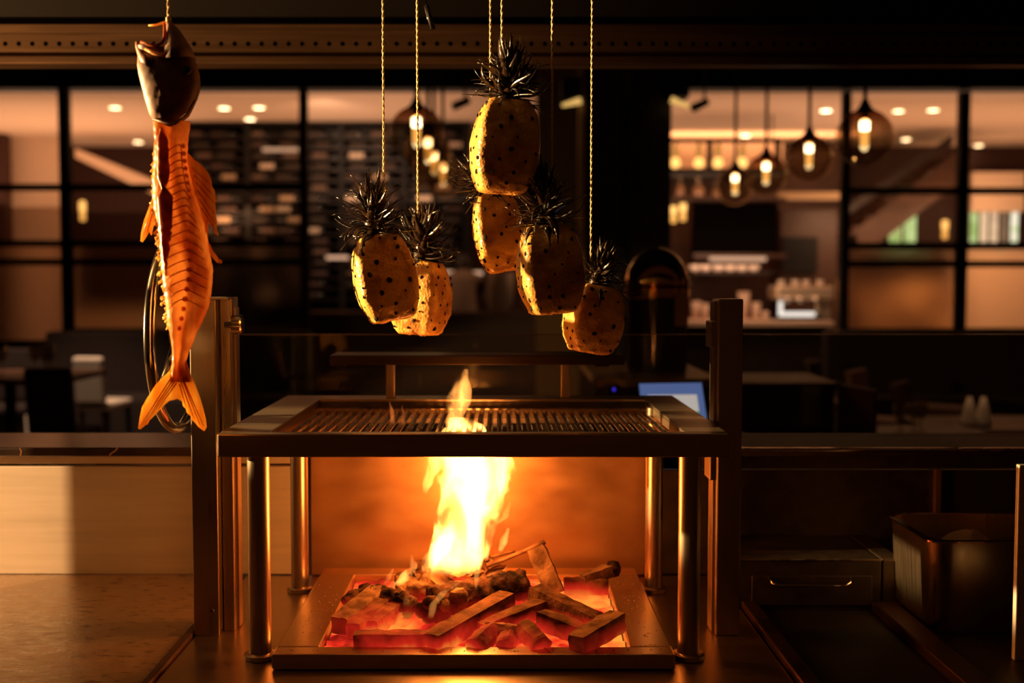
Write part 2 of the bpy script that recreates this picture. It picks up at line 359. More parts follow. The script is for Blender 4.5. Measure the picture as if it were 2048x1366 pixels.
tag(obj('strip_light', MB().box(X(1418, 11.98), X(1530, 11.98), 11.96, 11.99, Z(522, 11.98), Z(514, 11.98)), M['strip']), 'long glowing strip light under the black bar screen', 'light')
# carafes and bottles on the upper board
def carafe(px, py, h, wd, label, Y=12.1):
    q = P(px, py, Y)
    t = thing('carafe', label, 'carafe', tuple(q), 'carafes above the bar screen')
    obj('body', MB().lathe([(wd*.5, 0), (wd, h*.06), (wd*.9, h*.4), (wd*.35, h*.65), (wd*.3, h*.9), (wd*.42, h)], c=q, n=16, cap=False), M['glassware'], t, True)
    obj('liquid', MB().lathe([(wd*.45, h*.03), (wd*.9, h*.08), (wd*.83, h*.36), (wd*.5, h*.52)], c=q, n=16), mat('pale_liquid', (.85, .50, .36), .3, emis=(1, .5, .32), estr=.0), t, True)
carafe(1396, 397, .22, .075, 'wide pale carafe on the board above the black screen')
carafe(1360, 397, .24, .05, 'slim pale carafe close to the dark pillar above the screen')
carafe(1432, 397, .17, .05, 'small carafe on the board beside the smallest globe')
def wall_lamp(px, py, Y, label, h=.13):
    q = P(px, py, Y); t = thing('wall_lamp', label, 'lamp', tuple(q))
    obj('glow', MB().lathe([(.012, -h*.5), (.034, -h*.42), (.036, h*.4), (.012, h*.5)], c=q, n=14), M['lampglow'], t, True)
    obj('holder', MB().lathe([(.03, -h*.5), (.032, -h*.5-.09), (.012, -h*.5-.1)], c=q, n=12), M['amber'], t, True)
    obj('arm', MB().tube([q+Vector((0, 0, -h*.5-.06)), q+Vector((0, .12, -h*.5-.06))], .01, 6), M['brass'], t)
wall_lamp(165, 413, 13.0, 'small glowing wall lamp behind the partition left of the fish')
wall_lamp(1366, 412, 12.5, 'glowing wall lamp close beside the dark pillar, right one of a pair')
wall_lamp(1347, 420, 12.8, 'round glowing wall lamp touching the dark pillar edge', .09)
wall_lamp(1890, 450, 12.6, 'orange wall lamp between the two green windows', .11)

# staircase seen in the right bays
st = thing('staircase', 'timber staircase rising to the right behind the partition', 'stairs', tuple(P(1740, 520, 12.6)))
def slab(p0, p1, th, Y0, Y1, m, nm):
    a, b = P(*p0, Y0), P(*p1, Y0)
    obj(nm, MB().plate([a, b, b+Vector((0, 0, -th)), a+Vector((0, 0, -th))], (0, Y1-Y0, 0)), m, st)
slab((1700, 468), (1935, 290), .34, 12.4, 12.5, M['wood_mid'], 'stringer')
slab((1690, 415), (1905, 270), .10, 12.38, 12.42, M['wood_dark'], 'handrail')
slab((1710, 500), (1945, 322), .12, 13.2, 13.3, M['wood_mid'], 'stringer')
for i in range(9):
    q = P(1708+26*i, 474-19.6*i, 12.5); obj('step', MB().box(q.x-.15, q.x+.15, 12.5, 13.2, q.z-.03, q.z+.02), M['wood_mid'], st)
struct('wall_low_1', MB().box(X(1925, 12.8), X(2180, 12.8), 12.8, 12.9, FL, Z(496, 12.8)), M['beige'], 'low pale wall seen blurred through the frosted glass of the last bay')
struct('wall_low_2', MB().box(X(1660, 12.6), X(1915, 12.6), 12.6, 12.7, FL, Z(560, 12.6)), mat('tan_wall', (.55, .30, .12), .8, var=(.12, .05, .02), vscale=2.2), 'low tan wall seen blurred through the frosted glass behind the nearest globe')
struct('wall_low_3', MB().box(X(145, 12.4), X(640, 12.4), 12.4, 12.5, FL, Z(622, 12.4)), mat('tan_ledge', (.45, .28, .15), .8), 'low tan wall seen blurred through the frosted glass behind the fish')
for px_l, pw in ((1790, 14), (2020, 20), (380, 8)):
    light('low_wall_fill', 'AREA', (X(px_l, 11.8), 11.7, 2.3), pw, (1, .56, .30), shape='RECTANGLE', size=1.4, size_y=.2, target=(X(px_l, 12.7), 12.7, 1.2))  # unseen lamps added to brighten the low walls behind frosted glass
light('patch_fill', 'AREA', (X(1990, 13.2), 13.1, Z(425, 13.2)), 6, (1, .58, .33), shape='RECTANGLE', size=.6, size_y=.1, target=(X(1990, 13.8), 13.75, Z(360, 13.8)))  # added unseen lamp that brightens the pale wall patch
light('table_fill_spot', 'SPOT', (X(90, 7.6), 7.4, 3.4), 330, (1, .62, .38), .05, (X(110, 8.2), 8.2, .9), spot_size=radians(48), spot_blend=.6)  # unseen lamp added to brighten the left table and chairs
light('table_fill_spot', 'SPOT', (X(1860, 6.6), 6.4, 3.4), 60, (1, .55, .28), .05, (X(1860, 6.6), 6.7, .9), spot_size=radians(60), spot_blend=.6)  # unseen lamp added to lift the right-hand tables faintly
struct('trim_7', MB().box(X(1790, 13.9), X(1912, 13.9), 13.8, 13.9, Z(292, 13.9), Z(264, 13.9)), M['beige'], 'pale lit bulkhead under the far ceiling')
q = P(1702, 470, 12.45); obj('newel', MB().box(q.x-.05, q.x+.05, 12.4, 12.5, FL, q.z), M['wood_mid'], st)
def lit_window(n, px0, px1, py0, py1, Y, label, cols, panes):
    t = thing('window_%d' % n, label, 'window', tuple(P((px0+px1)/2, py1, Y)), kind='structure')
    wd = (px1-px0)/panes
    for i in range(panes):
        m = bpy.data.materials.new('daylit_pane'); m.use_nodes = True; nt = m.node_tree; nt.nodes.remove(nt.nodes['Principled BSDF'])
        e = nt.nodes.new('ShaderNodeEmission'); n_ = nt.nodes.new('ShaderNodeTexNoise'); n_.inputs['Scale'].default_value = 7; r = nt.nodes.new('ShaderNodeValToRGB')
        tc = nt.nodes.new('ShaderNodeTexCoord'); nt.links.new(tc.outputs['Object'], n_.inputs['Vector'])
        r.color_ramp.elements[0].position = .4; r.color_ramp.elements[1].position = .62
        r.color_ramp.elements[0].color = (*cols[i][0], 1); r.color_ramp.elements[1].color = (*cols[i][1], 1)
        nt.links.new(n_.outputs['Fac'], r.inputs[0]); nt.links.new(r.outputs[0], e.inputs[0]); nt.links.new(e.outputs[0], nt.nodes['Material Output'].inputs[0])
        e.inputs[1].default_value = 1.5
        obj('pane', MB().box(X(px0+i*wd+2, Y), X(px0+(i+1)*wd-2, Y), Y, Y+.02, Z(py1, Y), Z(py0, Y)), m, t)
        obj('frame_bar', MB().box(X(px0+i*wd-2, Y), X(px0+i*wd+2, Y), Y-.02, Y+.03, Z(py1, Y), Z(py0, Y)), M['wood_mid'], t)
g1, g2, cr, wh = (.28, .42, .12), (.50, .62, .28), (.75, .52, .33), (.9, .85, .7)
lit_window(5, 1772, 1831, 420, 484, 13.9, 'small daylit window with green foliage under the stairs', [(g1, cr), (g2, g1)], 2)
lit_window(6, 1933, 2034, 424, 484, 13.9, 'daylit window with pale blinds in the last bay', [(g1, g2), (cr, cr), (cr, (.6, .4, .26)), ((.16, .10, .06), (.2, .12, .07)), (g2, wh)], 5)
struct('wall_patch', MB().box(X(1935, 13.8), X(2040, 13.8), 13.75, 13.85, Z(424, 13.8), Z(345, 13.8)), M['beige'], 'pale lit wall panel above the last daylit window')

# bar counter with its clutter
bc = thing('bar_counter', 'long bar counter with pale lit top beyond the steel post', 'counter', (X(1510, 10.6), 10.6, FL))
zc = Z(641, 10.5)
obj('worktop', MB().box(X(1345, 10.5), X(1662, 10.5), 10.4, 11.1, zc-.05, zc), mat('bar_top', (.75, .52, .38), .35), bc, bevel=.006)
obj('front_panel', MB().box(X(1345, 10.5), X(1655, 10.5), 10.5, 11.0, FL, zc-.05), M['wood_dark'], bc)
sb = thing('service_bar', 'dark brown low bar behind the pineapples and beside the person', 'counter', (X(850, 10.5), 10.5, FL))
obj('worktop', MB().box(X(618, 10.5), X(1075, 10.5), 10.35, 10.9, Z(632, 10.5), Z(624, 10.5)), M['wood_mid'], sb)
obj('front_panel', MB().box(X(620, 10.5), X(1073, 10.5), 10.45, 10.85, FL, Z(632, 10.5)), M['wood_mid'], sb)
# stack of plates under the strip light: shelf + plates
ps = thing('plate_shelf', 'low shelf carrying pale crockery under the strip light', 'shelf', tuple(P(1455, 545, 11.9)))
obj('board', MB().box(X(1378, 11.9), X(1540, 11.9), 11.7, 12.1, Z(548, 11.9), Z(543, 11.9)), M['wood_dark'], ps)
obj('bracket', MB().box(X(1450, 11.9), X(1470, 11.9), 12.1, 13.6, Z(548, 11.9), Z(543, 11.9)), M['dark'], ps)
for i, px in enumerate((1388, 1410, 1436, 1460, 1484, 1508)):
    q = P(px, 543, 11.8)
    tag(obj('bowl', MB().lathe([(.03, 0), (.055, .02), (.062, .065), (.057, .065), (.05, .025), (.02, .01)], c=q, n=14), M['white'], smooth=True), '%s pale round bowl from the left on the low shelf under the strip light' % NTH[i], 'bowl', 'pale bowls on the low bar shelf')
light('crockery_light', 'AREA', (X(1460, 11.4), 11.3, Z(505, 11.6)), 4.5, (1, .55, .33), shape='RECTANGLE', size=.9, size_y=.1, target=(X(1460, 11.8), 11.8, Z(540, 11.8)))
# espresso machine
em = thing('espresso_machine', 'pale chrome espresso machine with glowing white bar on the counter', 'coffee machine', tuple(P(1605, 641, 10.8)))
def bx(px0, px1, py0, py1, Y0, Y1): return MB().box(X(px0, Y0), X(px1, Y0), Y0, Y1, Z(py1, Y0), Z(py0, Y0))
M['em'] = mat('machine_steel', (.80, .62, .46), .3, .5)
obj('body', bx(1552, 1668, 572, 600, 10.7, 11.05), M['em'], em, bevel=.02)
obj('base', bx(1556, 1650, 634, 641, 10.6, 11.05), M['dark'], em, bevel=.01)
obj('column', bx(1632, 1662, 600, 636, 10.8, 11.0), M['em'], em, bevel=.01)
for i, px in enumerate((1575, 1600, 1632)): obj('group_head', MB().lathe([(.03, 0), (.035, .03), (.03, .06)], c=P(px, 606, 10.68), n=12), M['chrome'], em, True)
obj('bar_lamp', bx(1566, 1631, 624, 633, 10.58, 10.6), M['white_bar'], em, bevel=.015)
obj('upright_lamp', bx(1557, 1566, 602, 633, 10.58, 10.6), M['white_bar'], em, bevel=.015)
for i, px in enumerate((1562, 1590, 1612, 1640)): tag(obj('cup', MB().lathe([(.02, 0), (.032, .02), (.036, .055), (.03, .055), (.026, .02)], c=P(px, 572, 10.85), n=12), M['white'], smooth=True), '%s small pale cup from the left on top of the espresso machine' % NTH[i], 'cup', 'cups on the espresso machine')
def glassobj(name, px, py, Y, h, wd, label, m='glassware', cat='glass', grp=None):
    q = P(px, py, Y); q.z = zc
    return tag(obj(name, MB().lathe([(wd*.7, 0), (wd*.75, .004), (wd, h), (wd*.93, h), (wd*.68, .012)], c=q, n=14), M[m], smooth=True), label, cat, grp)
M['paleglass'] = mat('pale_glass', (.70, .48, .36), .25)
glassobj('jug', 1392, 612, 10.9, .17, .05, 'pale jug on the bar counter next to the dark pillar', 'paleglass', 'jug')
glassobj('jug', 1410, 614, 10.8, .15, .04, 'second pale jug on the bar, right behind the first', 'paleglass', 'jug')
glassobj('shaker', 1487, 620, 10.9, .26, .06, 'tall tan mixing tin behind the steel post', 'paleglass', 'shaker')
glassobj('tumbler', 1512, 632, 10.8, .16, .045, 'tan tumbler just right of the steel post on the bar', 'paleglass', 'glass')
glassobj('tumbler', 1512+18, 633, 10.7, .08, .035, 'short tumbler beside the espresso machine', 'paleglass', 'glass')
light('bar_task_light', 'AREA', (X(1500, 10.0), 9.9, 2.4), 12, (1, .58, .34), shape='RECTANGLE', size=1.2, size_y=.3, target=(X(1520, 10.8), 10.8, 1.3))
light('bar_cove', 'AREA', (X(1480, 13.2), 13.0, Z(300, 13)), 16, (1, .50, .22), shape='RECTANGLE', size=2.4, size_y=.15, target=(X(1480, 13.2), 13.1, 4))

# globe pendants
gl0 = None
def pendant(px, py, rpx, Y, label):
    global gl0
    c = P(px, py, Y)
    if gl0 is None:
        t = thing('globe_pendant', label, 'pendant lamp', tuple(c), 'glass globe pendants')
        r = .15
        pr = [(r*sin(a), -r*cos(a)) for a in [pi*i/22 for i in range(1, 22)]]; pr += [(.02, r*1.06)]
        parts = [obj('globe', MB().lathe(pr, n=40, cap=False), M['globe'], t, True),
                 obj('cap', MB().lathe([(.055, r*.90), (.03, r*1.1), (.016, r*1.32), (.006, r*1.36)], n=16), M['dark'], t, True),
                 obj('cord', MB().tube([(0, 0, r*1.3), (0, 0, 1.7)], .012, 6), M['dark'], t),
                 obj('filament', MB().lathe([(.006, .035), (.024, .038), (.025, .085), (.006, .088)], n=14), M['bulb'], t, True),
                 obj('bulb_stem', MB().lathe([(.006, -.05), (.02, -.042), (.023, .03), (.012, .034)], n=14), M['amber'], t, True),
                 obj('lamp_holder', MB().lathe([(.018, .088), (.02, .12), (.018, .145)], n=12), M['brass'], t, True)]
        for q in parts: q.matrix_parent_inverse = Matrix()
        gl0 = t
    else: t = dup(gl0, tuple(c), label)
    t.scale = (rpx*Y/F/.15,)*3
    light('pendant_light', 'POINT', tuple(c+Vector((0, 0, .06))), 5, (1, .6, .28), .025)
pendant(1729, 275, 56, 6.2, 'nearest and largest globe pendant, overlapping the black mullion')
pendant(1618, 316, 46, 7.5, 'second globe pendant from the right in the row over the bar')
pendant(1532, 350, 41, 8.2, 'third globe pendant in the row over the bar, behind a neighbour')
pendant(1470, 372, 38, 8.9, 'farthest and smallest globe pendant of the row over the bar')
pendant(833, 268, 55, 6.3, 'large globe pendant crossed by a twine, left of the highest pineapple')
pendant(856, 305, 46, 7.4, 'globe pendant half behind the large one near the twine')
pendant(868, 330, 42, 8.0, 'third globe pendant in the cluster behind the twine')
pendant(886, 352, 41, 8.7, 'lowest globe pendant in the cluster beside the highest pineapple')
# track spots on the pillar
for i, (px0, py0, px1, py1) in enumerate(((1124, 211, 1162, 201), (1342, 199, 1378, 213))):
    a, b = P(px0, py0, 8.3), P(px1, py1, 8.3)
    t = thing('track_spot', ['slim lit spotlight on the wall end beside the pineapples', 'slim lit spotlight on the far side of the dark pillar'][i], 'light', tuple(a))
    obj('glow', MB().tube([a, b], [.012, .026] if i == 0 else [.026, .012], 8), emit('spot_glow', (1, .58, .16), .8), t)
    obj('housing', MB().box(min(a.x, b.x), max(a.x, b.x), 8.28, 8.5, max(a.z, b.z)+.02, max(a.z, b.z)+.16), M['dark'], t)
for i, (px, py) in enumerate(((922, 207), (1400, 210))):
    q = P(px, py, 9.0); t = thing('ceiling_spot', ['dark ceiling spotlight tilted beside the cluster of globes', 'dark ceiling spotlight just beyond the pillar'][i], 'light', tuple(q))
    obj('can', MB().tube([q+Vector((-.06, -.03, -.03)), q+Vector((.06, .03, .03))], [.035, .03], 10), M['sooty'], t)
    obj('stem', MB().tube([q+Vector((.03, 0, 0)), (q.x+.05, q.y, 3.46)], .01, 6), M['sooty'], t)

# person leaning over the service bar
def skin_body(name, verts, edges, radii, m, parent, sub=2):
    me = bpy.data.meshes.new(name); me.from_pydata([tuple(v) for v in verts], edges, []); o = bpy.data.objects.new(name, me); COL.objects.link(o)
    sk = o.modifiers.new('skin', 'SKIN'); sk.use_smooth_shade = True; ss = o.modifiers.new('sub', 'SUBSURF'); ss.levels = sub; ss.render_levels = sub
    for i, r in enumerate(radii): me.skin_vertices[0].data[i].radius = (r, r)
    me.skin_vertices[0].data[0].use_root = True
    me.materials.append(m)
    if parent is not None: o.parent = parent; o.matrix_parent_inverse = Matrix.Translation(parent.location).inverted()
    return o
M['cloth'] = bpy.data.materials.new('grey_shirt_and_dark_trousers'); M['cloth'].use_nodes = True
nt = M['cloth'].node_tree; b_ = nt.nodes['Principled BSDF']; geo = nt.nodes.new('ShaderNodeNewGeometry'); sx = nt.nodes.new('ShaderNodeSeparateXYZ'); rr = nt.nodes.new('ShaderNodeValToRGB'); mr = nt.nodes.new('ShaderNodeMapRange')
mr.inputs[1].default_value = FL; mr.inputs[2].default_value = FL+1.9; nt.links.new(geo.outputs['Position'], sx.inputs[0]); nt.links.new(sx.outputs[2], mr.inputs[0]); nt.links.new(mr.outputs[0], rr.inputs[0])
rr.color_ramp.interpolation = 'CONSTANT'; rr.color_ramp.elements[0].color = (.015, .01, .01, 1); rr.color_ramp.elements[1].position = .50; rr.color_ramp.elements[1].color = (.20, .14, .10, 1)
nt.links.new(rr.outputs[0], b_.inputs['Base Color']); b_.inputs['Roughness'].default_value = .85
M['skin'] = mat('skin', (.45, .22, .13), .5); M['hair'] = mat('dark_hair', (.012, .008, .006), .6)
pr0 = Vector((X(924, 11.3), 11.3, FL))
person = thing('person', 'person in a grey shirt bending over the bar, back to the kitchen', 'person', tuple(pr0))
def pv(x, y, z): return pr0+Vector((x, y, z))
V = [pv(0, 0, .95), pv(0, .06, 1.12), pv(0, .14, 1.28), pv(0, .24, 1.40), pv(0, .31, 1.46),
     pv(-.10, 0, .90), pv(-.11, -.01, .50), pv(-.11, .02, .08), pv(-.12, -.12, .04),
     pv(.10, 0, .90), pv(.11, -.01, .50), pv(.11, .02, .08), pv(.12, -.12, .04),
     pv(-.16, .20, 1.33), pv(-.25, .24, 1.12), pv(-.17, .02+.36, .98), pv(.16, .20, 1.33), pv(.25, .24, 1.12), pv(.17, .38, .98)]
E = [(0, 1), (1, 2), (2, 3), (3, 4), (0, 5), (5, 6), (6, 7), (7, 8), (0, 9), (9, 10), (10, 11), (11, 12), (3, 13), (13, 14), (14, 15), (3, 16), (16, 17), (17, 18)]
Rr = [.15, .145, .15, .12, .06, .10, .075, .05, .045, .10, .075, .05, .045, .08, .055, .04, .08, .055, .04]
skin_body('body', V, E, Rr, M['cloth'], person)
hd = MB(); R_ = []
for i in range(1, 12):
    a = pi*i/12; R_.append([pv(.078*sin(a)*cos(2*pi*j/16), .37+.098*sin(a)*sin(2*pi*j/16)+.02*cos(a), 1.50-.12*cos(a)) for j in range(16)])
hd.rings(R_); obj('head', hd, M['skin'], person, True)
hb = MB(); R_ = []
for i in range(1, 9):
    a = pi*i/14; R_.append([pv(.088*sin(a)*cos(2*pi*j/16), .355+.104*sin(a)*sin(2*pi*j/16)+.01, 1.50+.13*cos(a)) for j in range(16)])
hb.rings(R_); obj('hair', hb, M['hair'], person, True)
for s_ in (-1, 1):
    hv = [pv(.17*s_, .38, .98), pv(.165*s_, .44, .975)]; he = [(0, 1)]; hr = [.03, .032]
    for k in range(5):
        dx = (k-2)*.016; i0 = len(hv)
        L = (.05, .068, .075, .07, .055)[k]
        hv += [pv(.165*s_+dx, .46, .972), pv(.165*s_+dx*1.2, .46+L*.55, .972), pv(.165*s_+dx*1.25, .46+L, .955)]; hr += [.010, .009, .008]
        he += [(1, i0), (i0, i0+1), (i0+1, i0+2)]
    skin_body('hand', hv, he, hr, M['skin'], person, 1)
tag(obj('ice_bucket', MB().lathe([(.09, 0), (.11, .02), (.13, .36), (.125, .37), (.10, .03)], c=(X(1002, 10.6), 10.6, Z(624, 10.6)), n=20), mat('dull_metal', (.36, .28, .22), .5, .5), smooth=True), 'dull metal ice bucket on the low bar between the pineapples', 'bucket')
tag(obj('cloth_bundle', MB().lathe([(.06, 0), (.15, .03), (.16, .12), (.10, .18), (.03, .19)], c=(X(1048, 10.6)+.14, 10.6, Z(624, 10.6)), n=14), mat('grey_cloth', (.35, .29, .26), .9), smooth=True), 'crumpled grey cloth on the low bar beside the bucket', 'cloth')

# ------------------------------------------------------------------ dining furniture (dark)
def chair(label, loc, rz, m, h=.85, w_=.44):
    t = thing('dining_chair', label, 'chair', tuple(loc)); B = []
    B.append(obj('seat', MB().box(-w_/2, w_/2, -.22, .22, .42, .48), m, t, bevel=.02))
    Mx = Matrix.Translation((0, .20, .48)) @ Matrix.Rotation(radians(-8), 4, 'X')
    B.append(obj('backrest', MB().box(-w_/2, w_/2, -.02, .03, 0, h-.48, M=Mx), m, t, bevel=.02))
    for sx_ in (-1, 1):
        for sy_ in (-1, 1): B.append(obj('leg', MB().tube([(sx_*(w_/2-.03), sy_*.19, .42), (sx_*(w_/2-.02), sy_*.21, 0)], [.022, .015], 6), M['wood_dark'], t))
    for q in B: q.matrix_parent_inverse = Matrix()
    t.rotation_euler.z = rz; return t
def table(label, loc, wd, dp, h, m):
    t = thing('dining_table', label, 'table', tuple(loc)); B = []
    B.append(obj('tabletop', MB().box(-wd/2, wd/2, -dp/2, dp/2, h-.035, h), m, t, bevel=.005))
    B.append(obj('pedestal', MB().lathe([(.035, .03), (.035, h-.035)], n=12), M['dark'], t))
    B.append(obj('base', MB().lathe([(.25, 0), (.24, .02), (.04, .04)], n=20), M['dark'], t))
    for q in B: q.matrix_parent_inverse = Matrix()
    return t
def wineglass(q, label, grp, h=.19):
    return tag(obj('wine_glass', MB().lathe([(.034, 0), (.032, .004), (.005, .01), (.004, h*.42), (.02, h*.5), (.038, h*.68), (.033, h), (.031, h), (.036, h*.68), (.018, h*.52)], c=q, n=16, cap=False), M['glassware'], smooth=True), label, 'glass', grp)
lt = P(20, 748, 7.2)
table('dark dining table with glasses at the left edge', (lt.x, 7.2, FL), .95, .8, lt.z-FL, M['wood_mid'])
chair('black chair standing right of the glasses at the left table', (X(128, 6.6), 6.6, FL), pi, M['fabric_dark'], Z(728, 6.6)-FL, .27)
chair('dark chair tucked at the table by the left edge', (X(10, 7.9), 7.9, FL), 0, M['fabric_dark'], Z(700, 7.9)-FL, .36)
chair('chair with pale upholstered back left of the fish tail', (X(207, 8.2), 8.2, FL), pi-.12, M['fabric_pale'], Z(708, 8.2)-FL, .22)
for i, (px, py) in enumerate(((70, 744), (88, 744), (100, 746), (4, 742))):
    q = P(px, py, 7.1); q.z = lt.z
    wineglass(q, ['clear wine glass on the left table, second from its right end', 'clear wine glass on the left table, next to the outermost one', 'clear wine glass nearest the right end of the left table', 'clear wine glass cut by the left picture edge'][i], 'wine glasses on the left table')
# pale panel seen through the chairs
tag(obj('cloth_screen', MB().plate([P(46, 754, 8.6), P(80, 754, 8.6), Vector((X(72, 8.6), 8.6, FL)), Vector((X(47, 8.6), 8.6, FL))], (0, .02, 0)), M['fabric_pale']), 'pale upright cloth screen seen behind the left table', 'screen')
bq = thing('banquette', 'long black banquette below the partition behind the fish', 'bench', (X(380, 9.2), 9.2, FL))
obj('backrest', MB().box(X(82, 9.1), X(615, 9.1), 9.15, 9.35, FL, Z(664, 9.1)), M['fabric_dark'], bq, bevel=.03)
obj('seat', MB().box(X(82, 9.1), X(615, 9.1), 8.7, 9.15, FL, FL+.45), M['fabric_dark'], bq, bevel=.04)
bq = thing('banquette', 'long black banquette below the right partition bays', 'bench', (X(1880, 9.2), 9.2, FL))
obj('backrest', MB().box(X(1660, 9.1), X(2160, 9.1), 9.15, 9.35, FL, Z(664, 9.1)), M['fabric_dark'], bq, bevel=.03)
obj('seat', MB().box(X(1660, 9.1), X(2160, 9.1), 8.7, 9.15, FL, FL+.45), M['fabric_dark'], bq, bevel=.04)
cs = thing('sideboard', 'low dark sideboard with pale edge behind the right steel post', 'cabinet', (X(1600, 5.6), 5.6, FL))
obj('body', MB().box(X(1440, 5.5), X(1672, 5.5), 5.5, 6.0, FL, Z(770, 5.5)), M['wood_dark'], cs, bevel=.004)
obj('top_board', MB().box(X(1436, 5.48), X(1680, 5.48), 5.46, 6.04, Z(770, 5.5), Z(764, 5.5)), M['wood_mid'], cs, bevel=.003)
obj('side_panel', MB().plate([P(1676, 768, 5.5), P(1746, 781, 5.1), P(1746, 781, 5.1)-Vector((0, 0, .8)), P(1676, 768, 5.5)-Vector((0, 0, .8))], (.03, .03, 0)), mat('red_panel', (.16, .03, .015), .6), cs)
for i, (px, py, Y, wd) in enumerate(((1690, 722, 8.2, .24), (1790, 742, 7.1, .30), (1868, 766, 7.9, .30))):
    chair(['dark chair glimpsed above the sideboard', 'dark red chair standing right of the sideboard', 'brown chair nearest the low table with glasses'][i], (X(px, Y), Y, FL), .9, M['wood_mid'] if i else M['wood_dark'], Z(py, Y)-FL, wd)
rt = P(1830, 862, 6.0)
table('low dark table with glasses right of the sideboard', (rt.x, 6.0, FL), .7, .5, rt.z-FL, M['wood_dark'])
for i, (px, py) in enumerate(((1800, 860), (1828, 858), (1842, 866))):
    q = P(px, py, 5.95); q.z = rt.z; wineglass(q, '%s wine glass from the left on the low dark table right of the sideboard' % NTH[i], 'wine glasses on the low table', .15)
rt2 = P(1970, 845, 6.6); table('dim dining table near the right edge', (rt2.x, 6.6, FL), .8, .7, rt2.z-FL, M['wood_dark'])
for i, px in enumerate((1938, 1966)):
    q = P(px, 845, 6.5); q.z = rt2.z
    tag(obj('napkin', MB().lathe([(.05, 0), (.05, .012), (.03, .10), (.012, .16)], c=q, n=12), M['fabric_pale'], smooth=True), ['folded pale napkin cone on the dim right table, wider one', 'folded pale napkin cone closest to the right edge'][i], 'napkin')

# service counter with monitor and brass domed column
sv = thing('service_counter', 'dark service counter with tan top behind the grill', 'counter', (X(1330, 4.2), 4.2, FL))
zs_ = Z(746, 4.2); zs2 = Z(846, 3.42)-.004
obj('worktop', MB().box(X(1190, 4.0), X(1438, 4.0), 3.95, 4.75, zs_-.03, zs_), mat('tan_top', (.30, .17, .08), .4), sv, bevel=.004)
obj('body', MB().box(X(1195, 4.0), X(1430, 4.0), 4.0, 4.7, FL, zs_-.03), M['wood_dark'], sv)
obj('lower_shelf', MB().box(X(1200, 3.6), X(1440, 3.6), 3.15, 4.0, zs2-.03, zs2), M['wood_dark'], sv)
obj('lower_body', MB().box(X(1220, 3.6), X(1430, 3.6), 3.2, 4.0, FL, zs2-.03), M['wood_dark'], sv)
dc = thing('domed_column', 'black column with a polished brass dome behind the last pineapple', 'dispenser', (X(1312, 4.3), 4.3, zs_))
r = S(66, 4.3); zc_ = Z(578, 4.3); cc = (X(1313, 4.3), 4.3, 0)
obj('column', MB().lathe([(r*.92, zs_), (r*.92, zc_-.03)], c=cc, n=40), mat('gloss_black', (.02, .012, .008), .12, spec=.7), dc, 'angle')
obj('collar', MB().lathe([(r*.95, zc_-.035), (r*.99, zc_-.03), (r*.99, zc_), (r*.95, zc_+.004)], c=cc, n=40), M['brass'], dc, 'angle')
obj('dome', MB().lathe([(r*cos(a), zc_+.004+r*1.22*sin(a)) for a in [pi/2*i/14 for i in range(14)]]+[(.002, zc_+.004+r*1.22)], c=cc, n=40), M['brass'], dc, True)
obj('service_strip', MB().box(cc[0]+r*.42, cc[0]+r*.80, 4.3-r*.93, 4.3-r*.5, Z(650, 4.3), Z(585, 4.3)), mat('tan_plate', (.35, .19, .11), .5), dc)
mo = thing('monitor', 'small touch monitor with a blue and white screen behind the grill', 'monitor', (X(1345, 3.4), 3.4, zs2))
A, B_, C_, D_ = P(1275, 765, 3.44), P(1405, 763, 3.44), P(1417, 844, 3.36), P(1283, 844, 3.36)
obj('case', MB().plate([A, B_, C_, D_], (0, .025, 0)), M['dark'], mo)
def sub(u0, u1, v0, v1, off):
    f = lambda u, v: (A*(1-u)+B_*u)*(1-v)+(D_*(1-u)+C_*u)*v+Vector((0, -off, 0))
    return [f(u0, v0), f(u1, v0), f(u1, v1), f(u0, v1)]
def flat(poly): m_ = MB(); m_.plate(poly, (0, .001, 0)); return m_
obj('screen', flat(sub(.02, .98, .03, .93, .002)), emit('screen_blue', (.11, .17, .42), .75), mo)
obj('screen_window', flat(sub(.13, .88, .32, .88, .004)), emit('screen_white', (.62, .58, .55), .8), mo)
obj('screen_text', flat(sub(.42, .60, .44, .48, .006)), emit('screen_grey', (.35, .33, .36), .8), mo)
obj('screen_button', flat(sub(.80, .88, .74, .86, .006)), emit('screen_green', (.04, .30, .05), .8), mo)
obj('stand', MB().box(X(1330, 3.45), X(1360, 3.45), 3.44, 3.55, zs2, zs2+.08), M['dark'], mo)
tag(obj('status_lamp', MB().lathe([(.002, -.006), (.006, 0), (.002, .006)], c=P(1228, 779, 3.5), n=8), emit('blue_led', (.03, .02, .6), 1.2)), 'tiny blue indicator lamp left of the monitor', 'light')
tag(obj('lamp_box', MB().box(X(1215, 3.52), X(1242, 3.52), 3.51, 3.6, zs2, Z(770, 3.52)), M['dark'], bevel=.004), 'small black box carrying the blue indicator lamp', 'box')

